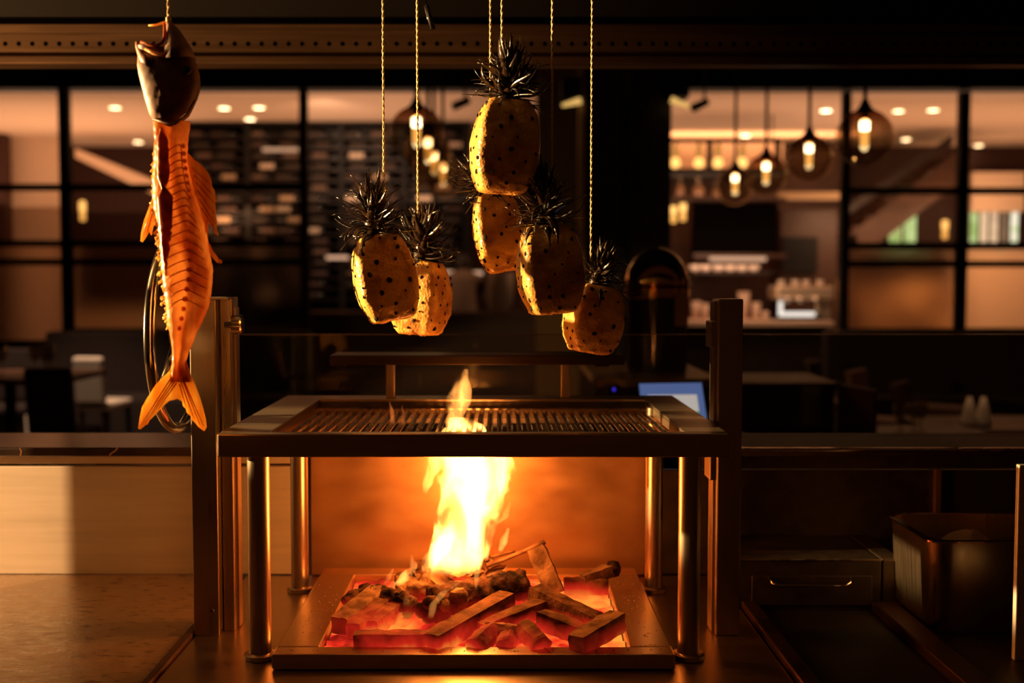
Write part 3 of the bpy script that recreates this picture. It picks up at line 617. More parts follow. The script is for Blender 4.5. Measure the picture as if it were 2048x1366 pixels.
# ------------------------------------------------------------------ kitchen line
ZB = .92                                    # counter level
YW = 2.60                                   # back panels
lx = X(378, 2.16)
struct('wall_splash', MB(), M['panel'], 'x') if False else None
def panel(name, x0, x1, z0, z1, m, label, y=YW, th=.02):
    return tag(obj(name, MB().box(x0, x1, y, y+th, z0, z1), m, bevel=.002), label, 'panel')
zl = Z(894, 2.54); zl0 = Z(912, 2.54)       # ledge front edge
zsm = Z(930, YW)
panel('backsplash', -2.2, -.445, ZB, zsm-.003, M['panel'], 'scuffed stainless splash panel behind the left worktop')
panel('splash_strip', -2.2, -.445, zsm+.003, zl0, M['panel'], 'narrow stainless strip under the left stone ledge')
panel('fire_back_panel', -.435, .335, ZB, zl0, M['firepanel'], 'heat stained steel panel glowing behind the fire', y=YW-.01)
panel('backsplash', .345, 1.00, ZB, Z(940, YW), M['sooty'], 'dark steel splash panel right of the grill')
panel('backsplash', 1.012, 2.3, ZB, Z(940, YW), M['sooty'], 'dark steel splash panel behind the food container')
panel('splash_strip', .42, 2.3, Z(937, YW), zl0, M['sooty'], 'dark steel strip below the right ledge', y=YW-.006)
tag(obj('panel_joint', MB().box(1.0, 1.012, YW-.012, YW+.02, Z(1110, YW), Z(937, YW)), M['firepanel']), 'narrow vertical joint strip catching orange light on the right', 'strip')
M['stone2'] = mat('dull_dark_stone', (.03, .018, .012), .5, spec=.2)
lg = tag(obj('ledge', MB().box(-2.2, lx+.02, 2.53, 2.78, zl0, zl), M['blackstone'], bevel=.004), 'dark polished stone ledge above the left splash panel', 'ledge')
mbv = MB()
for pts in ([(40, 896), (43, 904), (41, 911)], [(235, 896), (230, 902), (222, 907), (219, 911)]): mbv.tube([P(a, b, 2.5285) for a, b in pts], .0012, 5)
obj('vein', mbv, mat('stone_vein', (.45, .25, .1), .4), lg)
tag(obj('ledge', MB().box(lx+.02, 2.3, 2.53, 2.78, zl0, zl), M['stone2'], bevel=.005), 'dark stone ledge running behind the grill to the right', 'ledge')
tag(obj('ledge_trim', MB().box(.46, 1.02, 2.515, 2.535, Z(903, 2.52), Z(896, 2.52)), M['chrome'], bevel=.003), 'bright metal edge trim along the right ledge', 'strip')
tag(obj('ledge_trim', MB().box(1.024, 2.3, 2.515, 2.535, Z(903, 2.52), Z(896, 2.52)), M['bar'], bevel=.003), 'duller metal edge trim beyond the joint of the right ledge', 'strip')
# counters
bxl = -.592
tag(obj('worktop', MB().box(-2.2, bxl-.012, 1.2, YW, ZB-.05, ZB), M['top'], bevel=.003), 'scuffed dark steel worktop left of the grill', 'worktop')
tag(obj('edge_strip', MB().box(bxl-.012, bxl+.004, 1.2, 2.2, ZB-.05, ZB+.006), mat('rubber_edge', (.05, .018, .01), .5), bevel=.002), 'dark edge strip between left worktop and grill base', 'strip')
tag(obj('steel_plinth', MB().box(bxl+.006, .50, 1.2, YW, ZB-.05, ZB-.002), M['steel_h'], bevel=.003), 'brushed steel base plate under the grill and fire tray', 'base')
cbn = thing('counter_cabinet', 'steel counter cabinet carrying the cooking line', 'cabinet', (0, 2, FL))
obj('carcass', MB().box(-2.2, 2.3, 1.25, YW, FL, ZB-.052), M['sooty'], cbn)
# sneeze guard
sg = thing('glass_guard', 'clear glass guard standing on the ledge behind the grill', 'screen', (0, 2.72, zl))
zg = Z(670, 2.72)
obj('pane', MB().box(X(470, 2.72), 2.3, 2.716, 2.724, zl, zg), M['guard'], sg)
obj('top_edge', MB().box(X(470, 2.72), 2.3, 2.7155, 2.7245, zg, zg+.0022), M['edge'], sg)

# ---- lift posts
def post(px0, px1, py0, py1, Y, label, left):
    x0, x1 = X(px0, Y), X(px1, Y)
    t = thing('lift_post', label, 'post', ((x0+x1)/2, Y, ZB))
    return t, x0, x1
LP, x0, x1 = post(378, 430, 595, 1285, 2.15, 'square steel lift post left of the grill, behind the fish', True)
zt = Z(595, 2.15)
obj('column', MB().box(x0, x1, 2.15, 2.22, ZB-.002, zt-.004), M['steel'], LP, bevel=.002)
obj('rail', MB().box(x1+.002, X(462, 2.18), 2.18, 2.24, ZB-.002, zt), M['steel'], LP, bevel=.002)
obj('guide', MB().box(X(462, 2.19), X(469, 2.19), 2.20, 2.23, ZB, zt-.02), M['steel'], LP)
obj('cap', MB().box(x0, X(462, 2.18), 2.152, 2.238, zt-.004, zt), M['steel'], LP, bevel=.001)
kc = P(472, 649, 2.19)
obj('axle_knob', MB().lathe([(.012, -.02), (.012, -.008), (.019, -.006), (.019, .010), (.016, .013)], c=kc, n=24, axis='x'), M['chrome'], LP, 'angle')
obj('bolt', MB().lathe([(.0045, 0), (.0045, -.004), (.002, -.005)], c=P(425, 1221, 2.15), n=10, axis='y'), M['sooty'], LP, True)
RP, x0r, x1r = post(1430, 1482, 598, 1265, 2.15, 'square steel lift post right of the grill', False)
zt = Z(598, 2.15)
obj('column', MB().box(X(1437, 2.15), X(1487, 2.15), 2.15, 2.22, ZB-.002, zt), M['steel'], RP, bevel=.003)
obj('guide', MB().box(X(1430, 2.16), X(1437, 2.16), 2.165, 2.21, ZB, zt-.005), M['steel'], RP, bevel=.001)
obj('bracket', MB().box(X(1424, 2.15), X(1437, 2.15), 2.155, 2.215, Z(696, 2.15), Z(643, 2.15)), M['steel'], RP, bevel=.002)
obj('bracket', MB().box(X(1424, 2.15), X(1437, 2.15), 2.155, 2.215, Z(962, 2.15), Z(905, 2.15)), M['steel'], RP, bevel=.002)
# ---- hand wheel
wx = -.612; wc = Vector((wx, 2.16, Z(668, 2.16))); WR = .178
hw = thing('hand_wheel', 'round steel hand wheel on the left lift post behind the fish', 'wheel', tuple(wc))
obj('rim', MB().tube([wc+Vector((0, WR*cos(a), WR*sin(a))) for a in [2*pi*i/64 for i in range(65)]], .0105, 12, cap=False), M['chrome'], hw, True)
for k in range(3):
    a = radians(100+120*k); d = Vector((0, cos(a), sin(a))); obj('spoke', MB().tube([wc+d*.02, wc+d*(WR-.004)], .007, 10), M['chrome'], hw, True)
obj('hub', MB().lathe([(.02, -.012), (.026, -.01), (.026, .012), (.02, .028)], c=wc, n=24, axis='x'), M['chrome'], hw, 'angle')
obj('axle', MB().tube([wc, wc+Vector((.03, 0, 0))], .012, 12), M['chrome'], hw, True)

# ---- grill: rim slab, grate bars, legs
zg1 = P(430, 868, 1.99).z; zg0 = P(430, 915, 1.99).z
gx0, gx1, gy0, gy1 = X(430, 1.99), X(1462, 1.99), 1.99, 2.66
ox0, ox1, oy0, oy1 = -.41, .330, 2.022, 2.575
gr = thing('grill', 'wide steel grill table with a slanted bar grate over the fire', 'grill', ((gx0+gx1)/2, gy0, ZB))
obj('front_rail', MB().box(gx0, gx1, gy0, oy0, zg0, zg1), M['steel_h'], gr, bevel=.003)
obj('side_plate', MB().box(gx0, ox0, oy0, oy1, zg1-.006, zg1), M['steel_h'], gr, bevel=.001)
obj('side_plate', MB().box(ox1, gx1, oy0, oy1, zg1-.006, zg1), M['steel_h'], gr, bevel=.001)
obj('rear_plate', MB().box(gx0, gx1, oy1, gy1, zg1-.006, zg1), M['steel_h'], gr, bevel=.001)
obj('side_skirt', MB().box(gx0, gx0+.006, oy0, gy1, zg0, zg1-.006), M['steel_h'], gr)
obj('side_skirt', MB().box(gx1-.006, gx1, oy0, gy1, zg0, zg1-.006), M['steel_h'], gr)
obj('rear_skirt', MB().box(gx0+.006, gx1-.006, gy1-.006, gy1, zg0, zg1-.006), M['sooty'], gr)
obj('well_side', MB().box(ox0-.006, ox0, oy0, oy1, zg0-.002, zg1-.0065), M['steel_h'], gr)
obj('well_side', MB().box(ox1, ox1+.006, oy0, oy1, zg0-.002, zg1-.0065), M['steel_h'], gr)
obj('well_back', MB().box(ox0, ox1, oy1-.006, oy1-.0005, zg0-.002, zg1-.006), M['sooty'], gr)
obj('rear_ledge', MB().box(ox0, ox1, oy1-.03, oy1-.006, zg1-.021, zg1-.018), M['bar'], gr)
nb = 37; me = None
zb_r, zb_f = zg1-.022, zg1-.020
for i in range(nb):
    x = ox0+.014+(ox1-ox0-.028)*i/(nb-1)
    if me is None:
        m_ = MB(); R_ = []
        for y, z in ((oy0+.001, zb_f), (oy1-.032, zb_r)):   # V shaped drip channel, open upward
            R_.append([(-.0062, y, z), (-.0050, y, z), (0, y, z-.0065), (.0050, y, z), (.0062, y, z), (.0004, y, z-.0095), (-.0004, y, z-.0095)])
        m_.rings(R_); me = m_.mesh('grate_bar'); me.materials.append(M['bar'])
    o = bpy.data.objects.new('grate_bar', me); COL.objects.link(o); o.parent = gr; o.matrix_parent_inverse = Matrix.Translation(gr.location).inverted(); o.location = (x, 0, rng.uniform(-.001, .001))
for nm, y in (('cross_bar', oy0+.06), ('cross_bar', oy1-.07)): obj(nm, MB().box(ox0, ox1, y-.004, y+.004, zg1-.045, zg1-.034), M['sooty'], gr)
for px, py, wpx, Y in ((513, 1333, 45, 2.02), (1383, 1333, 45, 2.02), (595, 1190, 35, 2.46), (1311, 1190, 35, 2.46)):
    q = Vector((X(px, Y), Y, ZB-.002)); r = S(wpx/2, Y)
    lgm = obj('leg', MB().lathe([(r, .012), (r, zg0-ZB+.002 if Y < 2.1 else zg1-.006-ZB+.002)], c=q, n=28), M['steel'], gr, 'angle')
    obj('foot', MB().lathe([(r*1.35, 0), (r*1.45, .002), (r*1.45, .010), (r*1.3, .012)], c=q, n=28), M['steel'], lgm, 'angle')
# ---- warming rack
yr0, yr1 = 2.555, 2.70
wr = thing('warming_rack', 'slim steel warming shelf on two legs above the grate', 'rack', (X(953, 2.6), 2.62, zg1))
za, zb2 = Z(711, yr0), Z(730, yr0); wx0, wx1 = X(657, yr0), X(1250, yr0)
obj('front_rail', MB().box(wx0, wx1, yr0, yr0+.008, zb2, za), M['rack'], wr, bevel=.002)
obj('rear_rail', MB().box(wx0, wx1, yr1-.008, yr1, zb2, za), M['rack'], wr, bevel=.002)
obj('end_rail', MB().box(wx0, wx0+.008, yr0+.008, yr1-.008, zb2, za), M['rack'], wr, bevel=.002)
obj('end_rail', MB().box(wx1-.008, wx1, yr0+.008, yr1-.008, zb2, za), M['rack'], wr, bevel=.002)
obj('shelf_plate', MB().box(wx0+.008, wx1-.008, yr0+.008, yr1-.008, za-.004, za-.001), M['rack'], wr)
for px in (780, 1131): obj('leg', MB().box(X(px-9, 2.6), X(px+9, 2.6), 2.60, 2.62, zg1, zb2+.004), M['steel'], wr, bevel=.002)
for px in (675, 1205): obj('stop', MB().box(X(px-14, 2.56), X(px+14, 2.56), 2.56, 2.60, zb2-.004, zb2), M['rack'], wr)

# ---- fire tray
ZT = P(900, 1309, 1.955).z; ty0, ty1 = 1.955, 2.555; tx0, tx1 = X(535, 1.955), X(1357, 1.955)
ix0, ix1, iy0, iy1 = -.322, .232, 1.998, 2.50
tr = thing('fire_tray', 'rectangular steel fire tray with a wide rim holding the embers', 'tray', ((tx0+tx1)/2, ty0, ZB))
zt0 = ZB
obj('front_rim', MB().box(tx0, tx1, ty0, iy0, zt0, ZT), M['steel_h'], tr, bevel=.003)
obj('rear_rim', MB().box(tx0, tx1, iy1, ty1, zt0, ZT), M['firepanel'], tr, bevel=.003)
obj('side_rim', MB().box(tx0, ix0, iy0, iy1, zt0, ZT), M['steel_h'], tr, bevel=.003)
obj('side_rim', MB().box(ix1, tx1, iy0, iy1, zt0, ZT), M['steel_h'], tr, bevel=.003)
obj('pan', MB().box(ix0, ix1, iy0, iy1, ZB-.001, ZB+.003), M['sooty'], tr)
# ash crumbs on the rim
rc = random.Random(5); m_ = MB()
for k in range(260):
    if k < 120: x, y = rc.gauss(.27, .022), rc.uniform(2.0, 2.5)
    elif k < 190: x, y = rc.gauss(-.355, .02), rc.gauss(2.2, .12)
    else: x, y = rc.uniform(tx0+.01, tx1-.01), rc.gauss(1.975, .008)
    if not (tx0+.005 < x < tx1-.005 and ty0+.004 < y < ty1-.004): continue
    if ix0-.004 < x < ix1+.004 and iy0-.004 < y < iy1+.004: continue
    r = rc.uniform(.0006, .0022); q = Vector((x, y, ZT))
    m_.add([q+Vector((r*cos(a), r*sin(a)*.8, 0)) for a in (0, 1.6, 3.1, 4.7)]+[q+Vector((0, 0, r*.8))], [(0, 1, 4), (1, 2, 4), (2, 3, 4), (3, 0, 4), (3, 2, 1, 0)])
tag(obj('ash_crumbs', m_, mat('ash', (.28, .18, .11), .9)), 'ash and char crumbs scattered on the tray rim', 'ash', kind='stuff')

# ------------------------------------------------------------------ embers, briquettes, logs
def ember_mat(name, ash, base, glow, zlo, zhi, scale=30, redness=(1, .032, .014), hot=(1, .24, .03)):
    m = bpy.data.materials.new(name); m.use_nodes = True; nt = m.node_tree; b = nt.nodes['Principled BSDF']; L = nt.links.new
    tc = nt.nodes.new('ShaderNodeTexCoord'); n = nt.nodes.new('ShaderNodeTexNoise'); n.inputs['Scale'].default_value = scale; n.inputs['Detail'].default_value = 7
    L(tc.outputs['Object'], n.inputs['Vector'])
    r = nt.nodes.new('ShaderNodeValToRGB'); r.color_ramp.elements[0].position = .38; r.color_ramp.elements[1].position = .62
    r.color_ramp.elements[0].color = (*base, 1); r.color_ramp.elements[1].color = (*ash, 1); L(n.outputs['Fac'], r.inputs[0]); L(r.outputs[0], b.inputs['Base Color'])
    b.inputs['Roughness'].default_value = .95; b.inputs['Specular IOR Level'].default_value = .1
    geo = nt.nodes.new('ShaderNodeNewGeometry'); sx = nt.nodes.new('ShaderNodeSeparateXYZ'); L(geo.outputs['Position'], sx.inputs[0])
    mr = nt.nodes.new('ShaderNodeMapRange'); mr.inputs[1].default_value = zlo; mr.inputs[2].default_value = zhi; mr.inputs[3].default_value = 1; mr.inputs[4].default_value = 0
    L(sx.outputs[2], mr.inputs[0])
    n2 = nt.nodes.new('ShaderNodeTexNoise'); n2.inputs['Scale'].default_value = 11; n2.inputs['Detail'].default_value = 3; L(geo.outputs['Position'], n2.inputs['Vector'])
    mr2 = nt.nodes.new('ShaderNodeMapRange'); mr2.inputs[1].default_value = .35; mr2.inputs[2].default_value = .65; L(n2.outputs['Fac'], mr2.inputs[0])
    mu = nt.nodes.new('ShaderNodeMath'); mu.operation = 'MULTIPLY'; L(mr.outputs[0], mu.inputs[0]); L(mr2.outputs[0], mu.inputs[1])
    ad = nt.nodes.new('ShaderNodeMath'); ad.operation = 'MULTIPLY_ADD'; L(mr.outputs[0], ad.inputs[0]); ad.inputs[1].default_value = .35; L(mu.outputs[0], ad.inputs[2])
    cr_ = nt.nodes.new('ShaderNodeValToRGB'); e = cr_.color_ramp.elements; e[0].position = .15; e[0].color = (0, 0, 0, 1); e[1].position = 1; e[1].color = (*[min(1, c) for c in hot], 1)
    x = e.new(.55); x.color = (*[c*.55 for c in redness], 1)
    L(ad.outputs[0], cr_.inputs[0]); L(cr_.outputs[0], b.inputs['Emission Color']); b.inputs['Emission Strength'].default_value = glow
    bp = nt.nodes.new('ShaderNodeBump'); bp.inputs['Strength'].default_value = .6; bp.inputs['Distance'].default_value = .003
    n3 = nt.nodes.new('ShaderNodeTexNoise'); n3.inputs['Scale'].default_value = 160; L(tc.outputs['Object'], n3.inputs['Vector']); L(n3.outputs['Fac'], bp.inputs['Height']); L(bp.outputs[0], b.inputs['Normal'])
    return m
ZE = ZB+.008
M['briq'] = ember_mat('glowing_briquette', (.15, .068, .032), (.05, .02, .01), .95, ZE, ZE+.062)
M['ashy'] = ember_mat('ashy_briquette', (.26, .14, .07), (.10, .05, .025), .35, ZE, ZE+.06)
M['bark'] = ember_mat('charred_bark', (.08, .035, .018), (.008, .004, .003), .4, ZE+.01, ZE+.06, 45)
M['bed'] = ember_mat('ember_bed', (.12, .04, .015), (.02, .008, .005), 1.5, ZE-.012, ZE+.05)
M['leafbrown'] = mat('scorched_leaf', (.30, .12, .045), .7, var=(.08, .03, .012), vscale=40)
bed = MB(); nx, ny = 56, 48; gv = []
for j in range(ny+1):
    for i in range(nx+1):
        x = ix0+.002+(ix1-ix0-.004)*i/nx; y = iy0+.002+(iy1-iy0-.004)*j/ny
        h = mnoise.noise(Vector((x*38, y*38, 1)))*.010+mnoise.noise(Vector((x*90, y*90, 4)))*.004
        hump = .030*math.exp(-((x+.05)**2/.03+(y-2.33)**2/.02))
        gv.append((x, y, max(ZB+.0035, ZB+.009+h+hump)))
bed.add(gv, [(j*(nx+1)+i, j*(nx+1)+i+1, (j+1)*(nx+1)+i+1, (j+1)*(nx+1)+i) for j in range(ny) for i in range(nx)])
tag(obj('ember_bed', bed, M['bed'], smooth=True), 'glowing red embers covering the tray floor', 'embers', kind='stuff')
def logmesh(p0, p1, r, n=4, seg=10, rough=.0018, seed=0, rot=0, square=1.0, taper=1.0):
    m_ = MB(); d = p1-p0; t = d.normalized(); up = Vector((0, 0, 1)) if abs(t.z) < .8 else Vector((0, -1, 0))
    a = (up-t*up.dot(t)).normalized(); b = t.cross(a); R_ = []; N = n*4
    for i in range(seg+1):
        f = i/seg; c = p0+d*f; ring = []
        sc = 1.0 if 0 < i < seg else .93
        for j in range(N):
            th = 2*pi*j/N; k = (th+rot) % (2*pi/n)-pi/n
            rad = cos(pi/n)/cos(k); rad = rad*1.0 if square else 1
            rad = min(rad, .97)
            rr_ = r*rad*sc*(1+(taper-1)*f)
            q = c+a*cos(th)*rr_+b*sin(th)*rr_
            nz_ = mnoise.noise(Vector((q.x*60+seed*7, q.y*60, q.z*60)))*rough*1.6+mnoise.noise(Vector((q.x*180+seed*7, q.y*180, q.z*180)))*rough
            ring.append(q+(q-c).normalized()*nz_+t*mnoise.noise(q*120)*.002*(1 if i in (0, seg) else 0))
        R_.append(ring)
    return m_.rings(R_)
def briq(p0, p1, r, label, m='briq', n=4, rot=pi/4, **k):
    o = obj('briquette', logmesh(p0, p1, r, n, rot=rot, **k), M[m], smooth='angle'); o.data.set_sharp_from_angle(angle=radians(30))
    return tag(o, label, 'charcoal', 'charcoal briquettes in the fire tray')
Lz = ZB+.032
briq(G(708, 1281, ZB+0.032), G(862, 1281, ZB+0.032), 0.0225, 'briquette lying flat along the front of the tray, ashy end on the left', seed=1)
briq(G(678, 1252, ZB+0.034), G(757, 1186, ZB+0.055), 0.0250, 'ash topped briquette leaning on the left tray wall', 'ashy', seed=2)
briq(G(706, 1262, ZB+0.032), G(775, 1204, ZB+0.046), 0.0225, 'red glowing briquette next to the ash topped one', seed=3)
briq(G(742, 1256, ZB+0.032), G(806, 1206, ZB+0.044), 0.0225, 'third slanted briquette counted from the left tray wall', seed=4)
briq(G(862, 1288, ZB+0.034), G(1015, 1200, ZB+0.056), 0.0263, 'longest red briquette slanting across the middle of the embers', seed=5)
briq(G(962, 1262, ZB+0.036), G(1093, 1210, ZB+0.056), 0.0213, 'briquette slanting right of the longest one, below the upright one', seed=6)
briq(G(1068, 1186, ZB+0.072), G(1203, 1252, ZB+0.046), 0.0238, 'long beam shaped briquette sloping down to the right', seed=7)
briq(G(1080, 1236, ZB+0.052), G(1172, 1272, ZB+0.036), 0.0238, 'short dark briquette under the sloping beam', seed=8)
briq(G(1152, 1290, ZB+0.038), G(1236, 1240, ZB+0.054), 0.0250, 'ashy briquette in the front right corner of the tray', 'ashy', seed=9)
briq(G(948, 1296, ZB+0.026), G(985, 1262, ZB+0.036), 0.0213, 'stubby briquette poking from the front edge, centre', n=6, seed=10)
briq(G(1008, 1297, ZB+0.024), G(1022, 1266, ZB+0.032), 0.0200, 'smallest briquette stub at the front edge, between two others', n=6, seed=11)
briq(G(1084, 1294, ZB+0.030), G(1048, 1258, ZB+0.044), 0.0225, 'stub with dark cap at the front edge right of centre', n=6, seed=12)
briq(G(972, 1262, ZB+0.036), G(1034, 1268, ZB+0.036), 0.0187, 'grey ashed stub lying across behind the front stubs', 'ashy', n=6, seed=13)
up0 = G(1112, 1188, ZB+0.040); up1 = P(1072, 1096, up0.y+.03)
briq(up0, up1, .027, 'tall briquette standing upright and leaning left', 'ashy', seed=14)
briq(G(1128, 1172, ZB+0.046), G(1216, 1172, ZB+0.046), 0.0225, 'crumbly briquette lying at the back right of the tray', seed=15)
bq_ = briq(G(1166, 1160, ZB+0.060), G(1222, 1140, ZB+0.075), 0.0175, 'thin briquette at the back right with a charred black end', 'ashy', seed=16)
obj('charred_end', MB().lathe([(.006, -.016), (.016, -.010), (.018, 0), (.015, .012), (.005, .016)], c=G(1226, 1138, ZB+0.076), n=10, axis='x'), M['bark'], bq_, True)
# big charred log and bark
lo = obj('log', logmesh(G(862, 1205, ZB+.050), G(1050, 1168, ZB+.066), .031, 8, 22, .006, 21, square=0), M['bark'], smooth=True)
tag(lo, 'big black charred log with cracked bark lying across the embers', 'log')
rb = random.Random(11)
for k in range(16):
    f = rb.uniform(0, .55); c = G(862, 1205, ZB+.05)*(1-f)+G(1050, 1168, ZB+.066)*f+Vector((rb.uniform(-.02, .02), -.026+rb.uniform(-.012, .006), rb.uniform(-.03, .016)))
    s_ = rb.uniform(.009, .017); m_ = MB(); R_ = []
    for i in range(1, 6):
        a = pi*i/6; R_.append([c+Vector((s_*1.25*sin(a)*cos(t_), s_*.8*sin(a)*sin(t_), s_*cos(a)))*(1+.28*mnoise.noise(Vector((cos(t_)*2+k, sin(t_)*2, i)))) for t_ in [2*pi*j/9 for j in range(9)]])
    m_.rings(R_); obj('bark_chunk', m_, M['ashy' if k % 3 == 0 else 'bark'], lo, smooth='angle')
lo2 = tag(obj('log', logmesh(G(752, 1192, ZB+.05), G(822, 1212, ZB+.05), .027, 8, 14, .007, 31, square=0, taper=.7), M['bark'], smooth=True), 'short curled bark covered log stump left of the flames', 'log')
tag(obj('log', logmesh(G(792, 1176, ZB+.055), G(862, 1168, ZB+.062), .026, 8, 12, .006, 41, square=0), M['ashy'], smooth=True), 'pale scorched log piece directly under the lowest flames', 'log')
tag(obj('bark_piece', logmesh(G(692, 1208, ZB+.048), G(742, 1176, ZB+.058), .013, 6, 10, .006, 51, square=0), M['bark'], smooth=True), 'ragged black bark against the rear left tray wall', 'bark')
# twigs & leaves
tw = tag(obj('stick', MB().tube([P(962, 1136, 2.33), P(1010, 1118, 2.33), P(1058, 1098, 2.33), P(1090, 1083, 2.33)], [.004, .0045, .0045, .006], 8), M['leafbrown'], smooth=True), 'thin stick rising to the right above the charred log', 'stick')
tag(obj('stick', MB().tube([P(950, 1130, 2.38), P(990, 1112, 2.38), P(1030, 1102, 2.38)], [.004, .004, .003], 8), M['leafbrown'], smooth=True), 'shorter thin stick behind the long one', 'stick')
for k in range(22):
    px = rb.uniform(815, 1020); py = 1158-38*math.exp(-((px-935)/75)**2)+rb.uniform(-6, 16); Y = rb.uniform(2.27, 2.40)
    c = P(px, py, Y); a = rb.uniform(-.7, .9); L_ = rb.uniform(.018, .04); wd = L_*rb.uniform(.2, .4); m_ = MB(); vv = []
    for i in range(7):
        f = i/6; ww = wd*sin(pi*f)**.7+.0006
        bz = .010*sin(f*pi*1.2+k); ax = Vector((cos(a), .2*sin(k), sin(a))); nn = Vector((-sin(a), .3, cos(a)))
        ctr = c+ax*L_*(f-.5)*2+nn*bz
        vv += [ctr+nn*ww+Vector((0, -.004, 0)), ctr+Vector((0, .003, 0)), ctr-nn*ww+Vector((0, -.004, 0))]
    fs = []
    for i in range(6):
        for j in range(2): fs.append((i*3+j, i*3+j+1, i*3+j+4, i*3+j+3))
    m_.add(vv, fs)
    m_.add([v+Vector((0, .0012, .0006)) for v in vv], [tuple(reversed(f)) for f in fs])
    tag(obj('dry_leaf', m_, M['leafbrown'], smooth=True), 'curled scorched leaf heaped at the foot of the flames', 'leaf', 'scorched leaves under the flames')

# ------------------------------------------------------------------ flames (glowing volumes)
fire = thing('fire', 'bright yellow white flames rising from the embers through the grate', 'fire', tuple(P(930, 1130, 2.26)))
def fcurve(nt, pts):
    n = nt.nodes.new('ShaderNodeFloatCurve'); c = n.mapping.curves[0]
    while len(c.points) > 2: c.points.remove(c.points[1])
    c.points[0].location = pts[0]; c.points[1].location = pts[-1]
    for p in pts[1:-1]: c.points.new(*p)
    n.mapping.update(); return n
def flame(pts, Y, strength, warp=.5, nscale=14, depth=.75, seed=0, edge=1.0, hot=1.0):
    W3 = [(P(px, py, Y), S(hw_, Y)) for px, py, hw_ in pts]
    z0, z1 = W3[0][0].z, W3[-1][0].z
    # domain mesh
    m_ = MB(); R_ = []; n = 18; K = 26
    def at(h):
        z = z0+(z1-z0)*h
        for (a, ra), (b, rb_) in zip(W3, W3[1:]):
            if a.z <= z <= b.z+1e-6:
                t_ = (z-a.z)/max(1e-6, b.z-a.z); t_ = t_*t_*(3-2*t_); return a.x+(b.x-a.x)*t_, ra+(rb_-ra)*t_, z
        return W3[-1][0].x, W3[-1][1], z
    for i in range(K+1):
        x, r, z = at(i/K); r = r*1.15+.001
        R_.append([Vector((x+r*cos(2*pi*j/n), Y+r*depth*sin(2*pi*j/n), z)) for j in range(n)])
    m_.rings(R_)
    m = bpy.data.materials.new('flame'); m.use_nodes = True; nt = m.node_tree; L = nt.links.new; nt.nodes.remove(nt.nodes['Principled BSDF'])
    geo = nt.nodes.new('ShaderNodeNewGeometry')
    nz = nt.nodes.new('ShaderNodeTexNoise'); nz.inputs['Scale'].default_value = nscale; nz.inputs['Detail'].default_value = 3.5; nz.inputs['Distortion'].default_value = .6
    mp = nt.nodes.new('ShaderNodeMapping'); mp.inputs['Location'].default_value = (seed*3.1, seed*1.7, seed*.9); mp.inputs['Scale'].default_value = (1, 1, .45)
    L(geo.outputs['Position'], mp.inputs[0]); L(mp.outputs[0], nz.inputs['Vector'])
    sx = nt.nodes.new('ShaderNodeSeparateXYZ'); L(geo.outputs['Position'], sx.inputs[0])
    sn = nt.nodes.new('ShaderNodeSeparateColor'); L(nz.outputs['Color'], sn.inputs[0])
    def math_(op, a, b=None, c=None):
        q = nt.nodes.new('ShaderNodeMath'); q.operation = op
        for i, v in enumerate((a, b, c)):
            if v is None: continue
            if isinstance(v, (int, float)): q.inputs[i].default_value = v
            else: L(v, q.inputs[i])
        return q.outputs[0]
    h = math_('DIVIDE', math_('SUBTRACT', sx.outputs[2], z0), z1-z0)
    xs = [at(i/12)[0] for i in range(13)]; rs = [at(i/12)[1] for i in range(13)]
    xa, xb = min(xs)-.01, max(xs)+.01; rm = max(rs)
    cx = fcurve(nt, [(i/12, (xs[i]-xa)/(xb-xa)) for i in range(13)]); cr = fcurve(nt, [(i/12, max(.02, rs[i]/rm)) for i in range(13)])
    L(h, cx.inputs['Value']); L(h, cr.inputs['Value'])
    X_ = math_('MULTIPLY_ADD', cx.outputs[0], xb-xa, xa); Rr_ = math_('MULTIPLY', cr.outputs[0], rm)
    wx_ = math_('MULTIPLY', math_('SUBTRACT', sn.outputs[0], .5), warp*2); wy_ = math_('MULTIPLY', math_('SUBTRACT', sn.outputs[1], .5), warp*2)
    dx = math_('ADD', math_('DIVIDE', math_('SUBTRACT', sx.outputs[0], X_), Rr_), wx_)
    dy = math_('ADD', math_('DIVIDE', math_('SUBTRACT', sx.outputs[1], Y), math_('MULTIPLY', Rr_, depth)), wy_)
    d2 = math_('ADD', math_('MULTIPLY', dx, dx), math_('MULTIPLY', dy, dy))
    den = nt.nodes.new('ShaderNodeMapRange'); den.interpolation_type = 'SMOOTHSTEP'; den.inputs[1].default_value = .95; den.inputs[2].default_value = .95-.32*edge; den.inputs[3].default_value = 0; den.inputs[4].default_value = 1
    L(d2, den.inputs[0])
    hole = nt.nodes.new('ShaderNodeMapRange'); hole.inputs[1].default_value = .40; hole.inputs[2].default_value = .56; hole.inputs[3].default_value = .04; hole.inputs[4].default_value = 1; L(sn.outputs[2], hole.inputs[0])
    fade = nt.nodes.new('ShaderNodeMapRange'); fade.interpolation_type = 'SMOOTHSTEP'; fade.inputs[2].default_value = .13; L(math_('ADD', h, math_('MULTIPLY', math_('SUBTRACT', sn.outputs[1], .5), .25)), fade.inputs[0])
    st_ = math_('MULTIPLY', math_('MULTIPLY', math_('MULTIPLY', den.outputs[0], fade.outputs[0]), hole.outputs[0]), strength)
    e = nt.nodes.new('ShaderNodeEmission'); e.inputs[0].default_value = (1, .37*hot, .07*hot, 1); L(st_, e.inputs[1])
    L(e.outputs[0], nt.nodes['Material Output'].inputs['Volume'])
    return obj('flame', m_, m, fire)
flame([(905, 1150, 40), (925, 1110, 62), (930, 1060, 55), (944, 1010, 70), (952, 965, 82), (952, 925, 80), (940, 880, 60), (925, 850, 40), (918, 835, 20)], 2.26, 300, .8, 19, .55, 1)
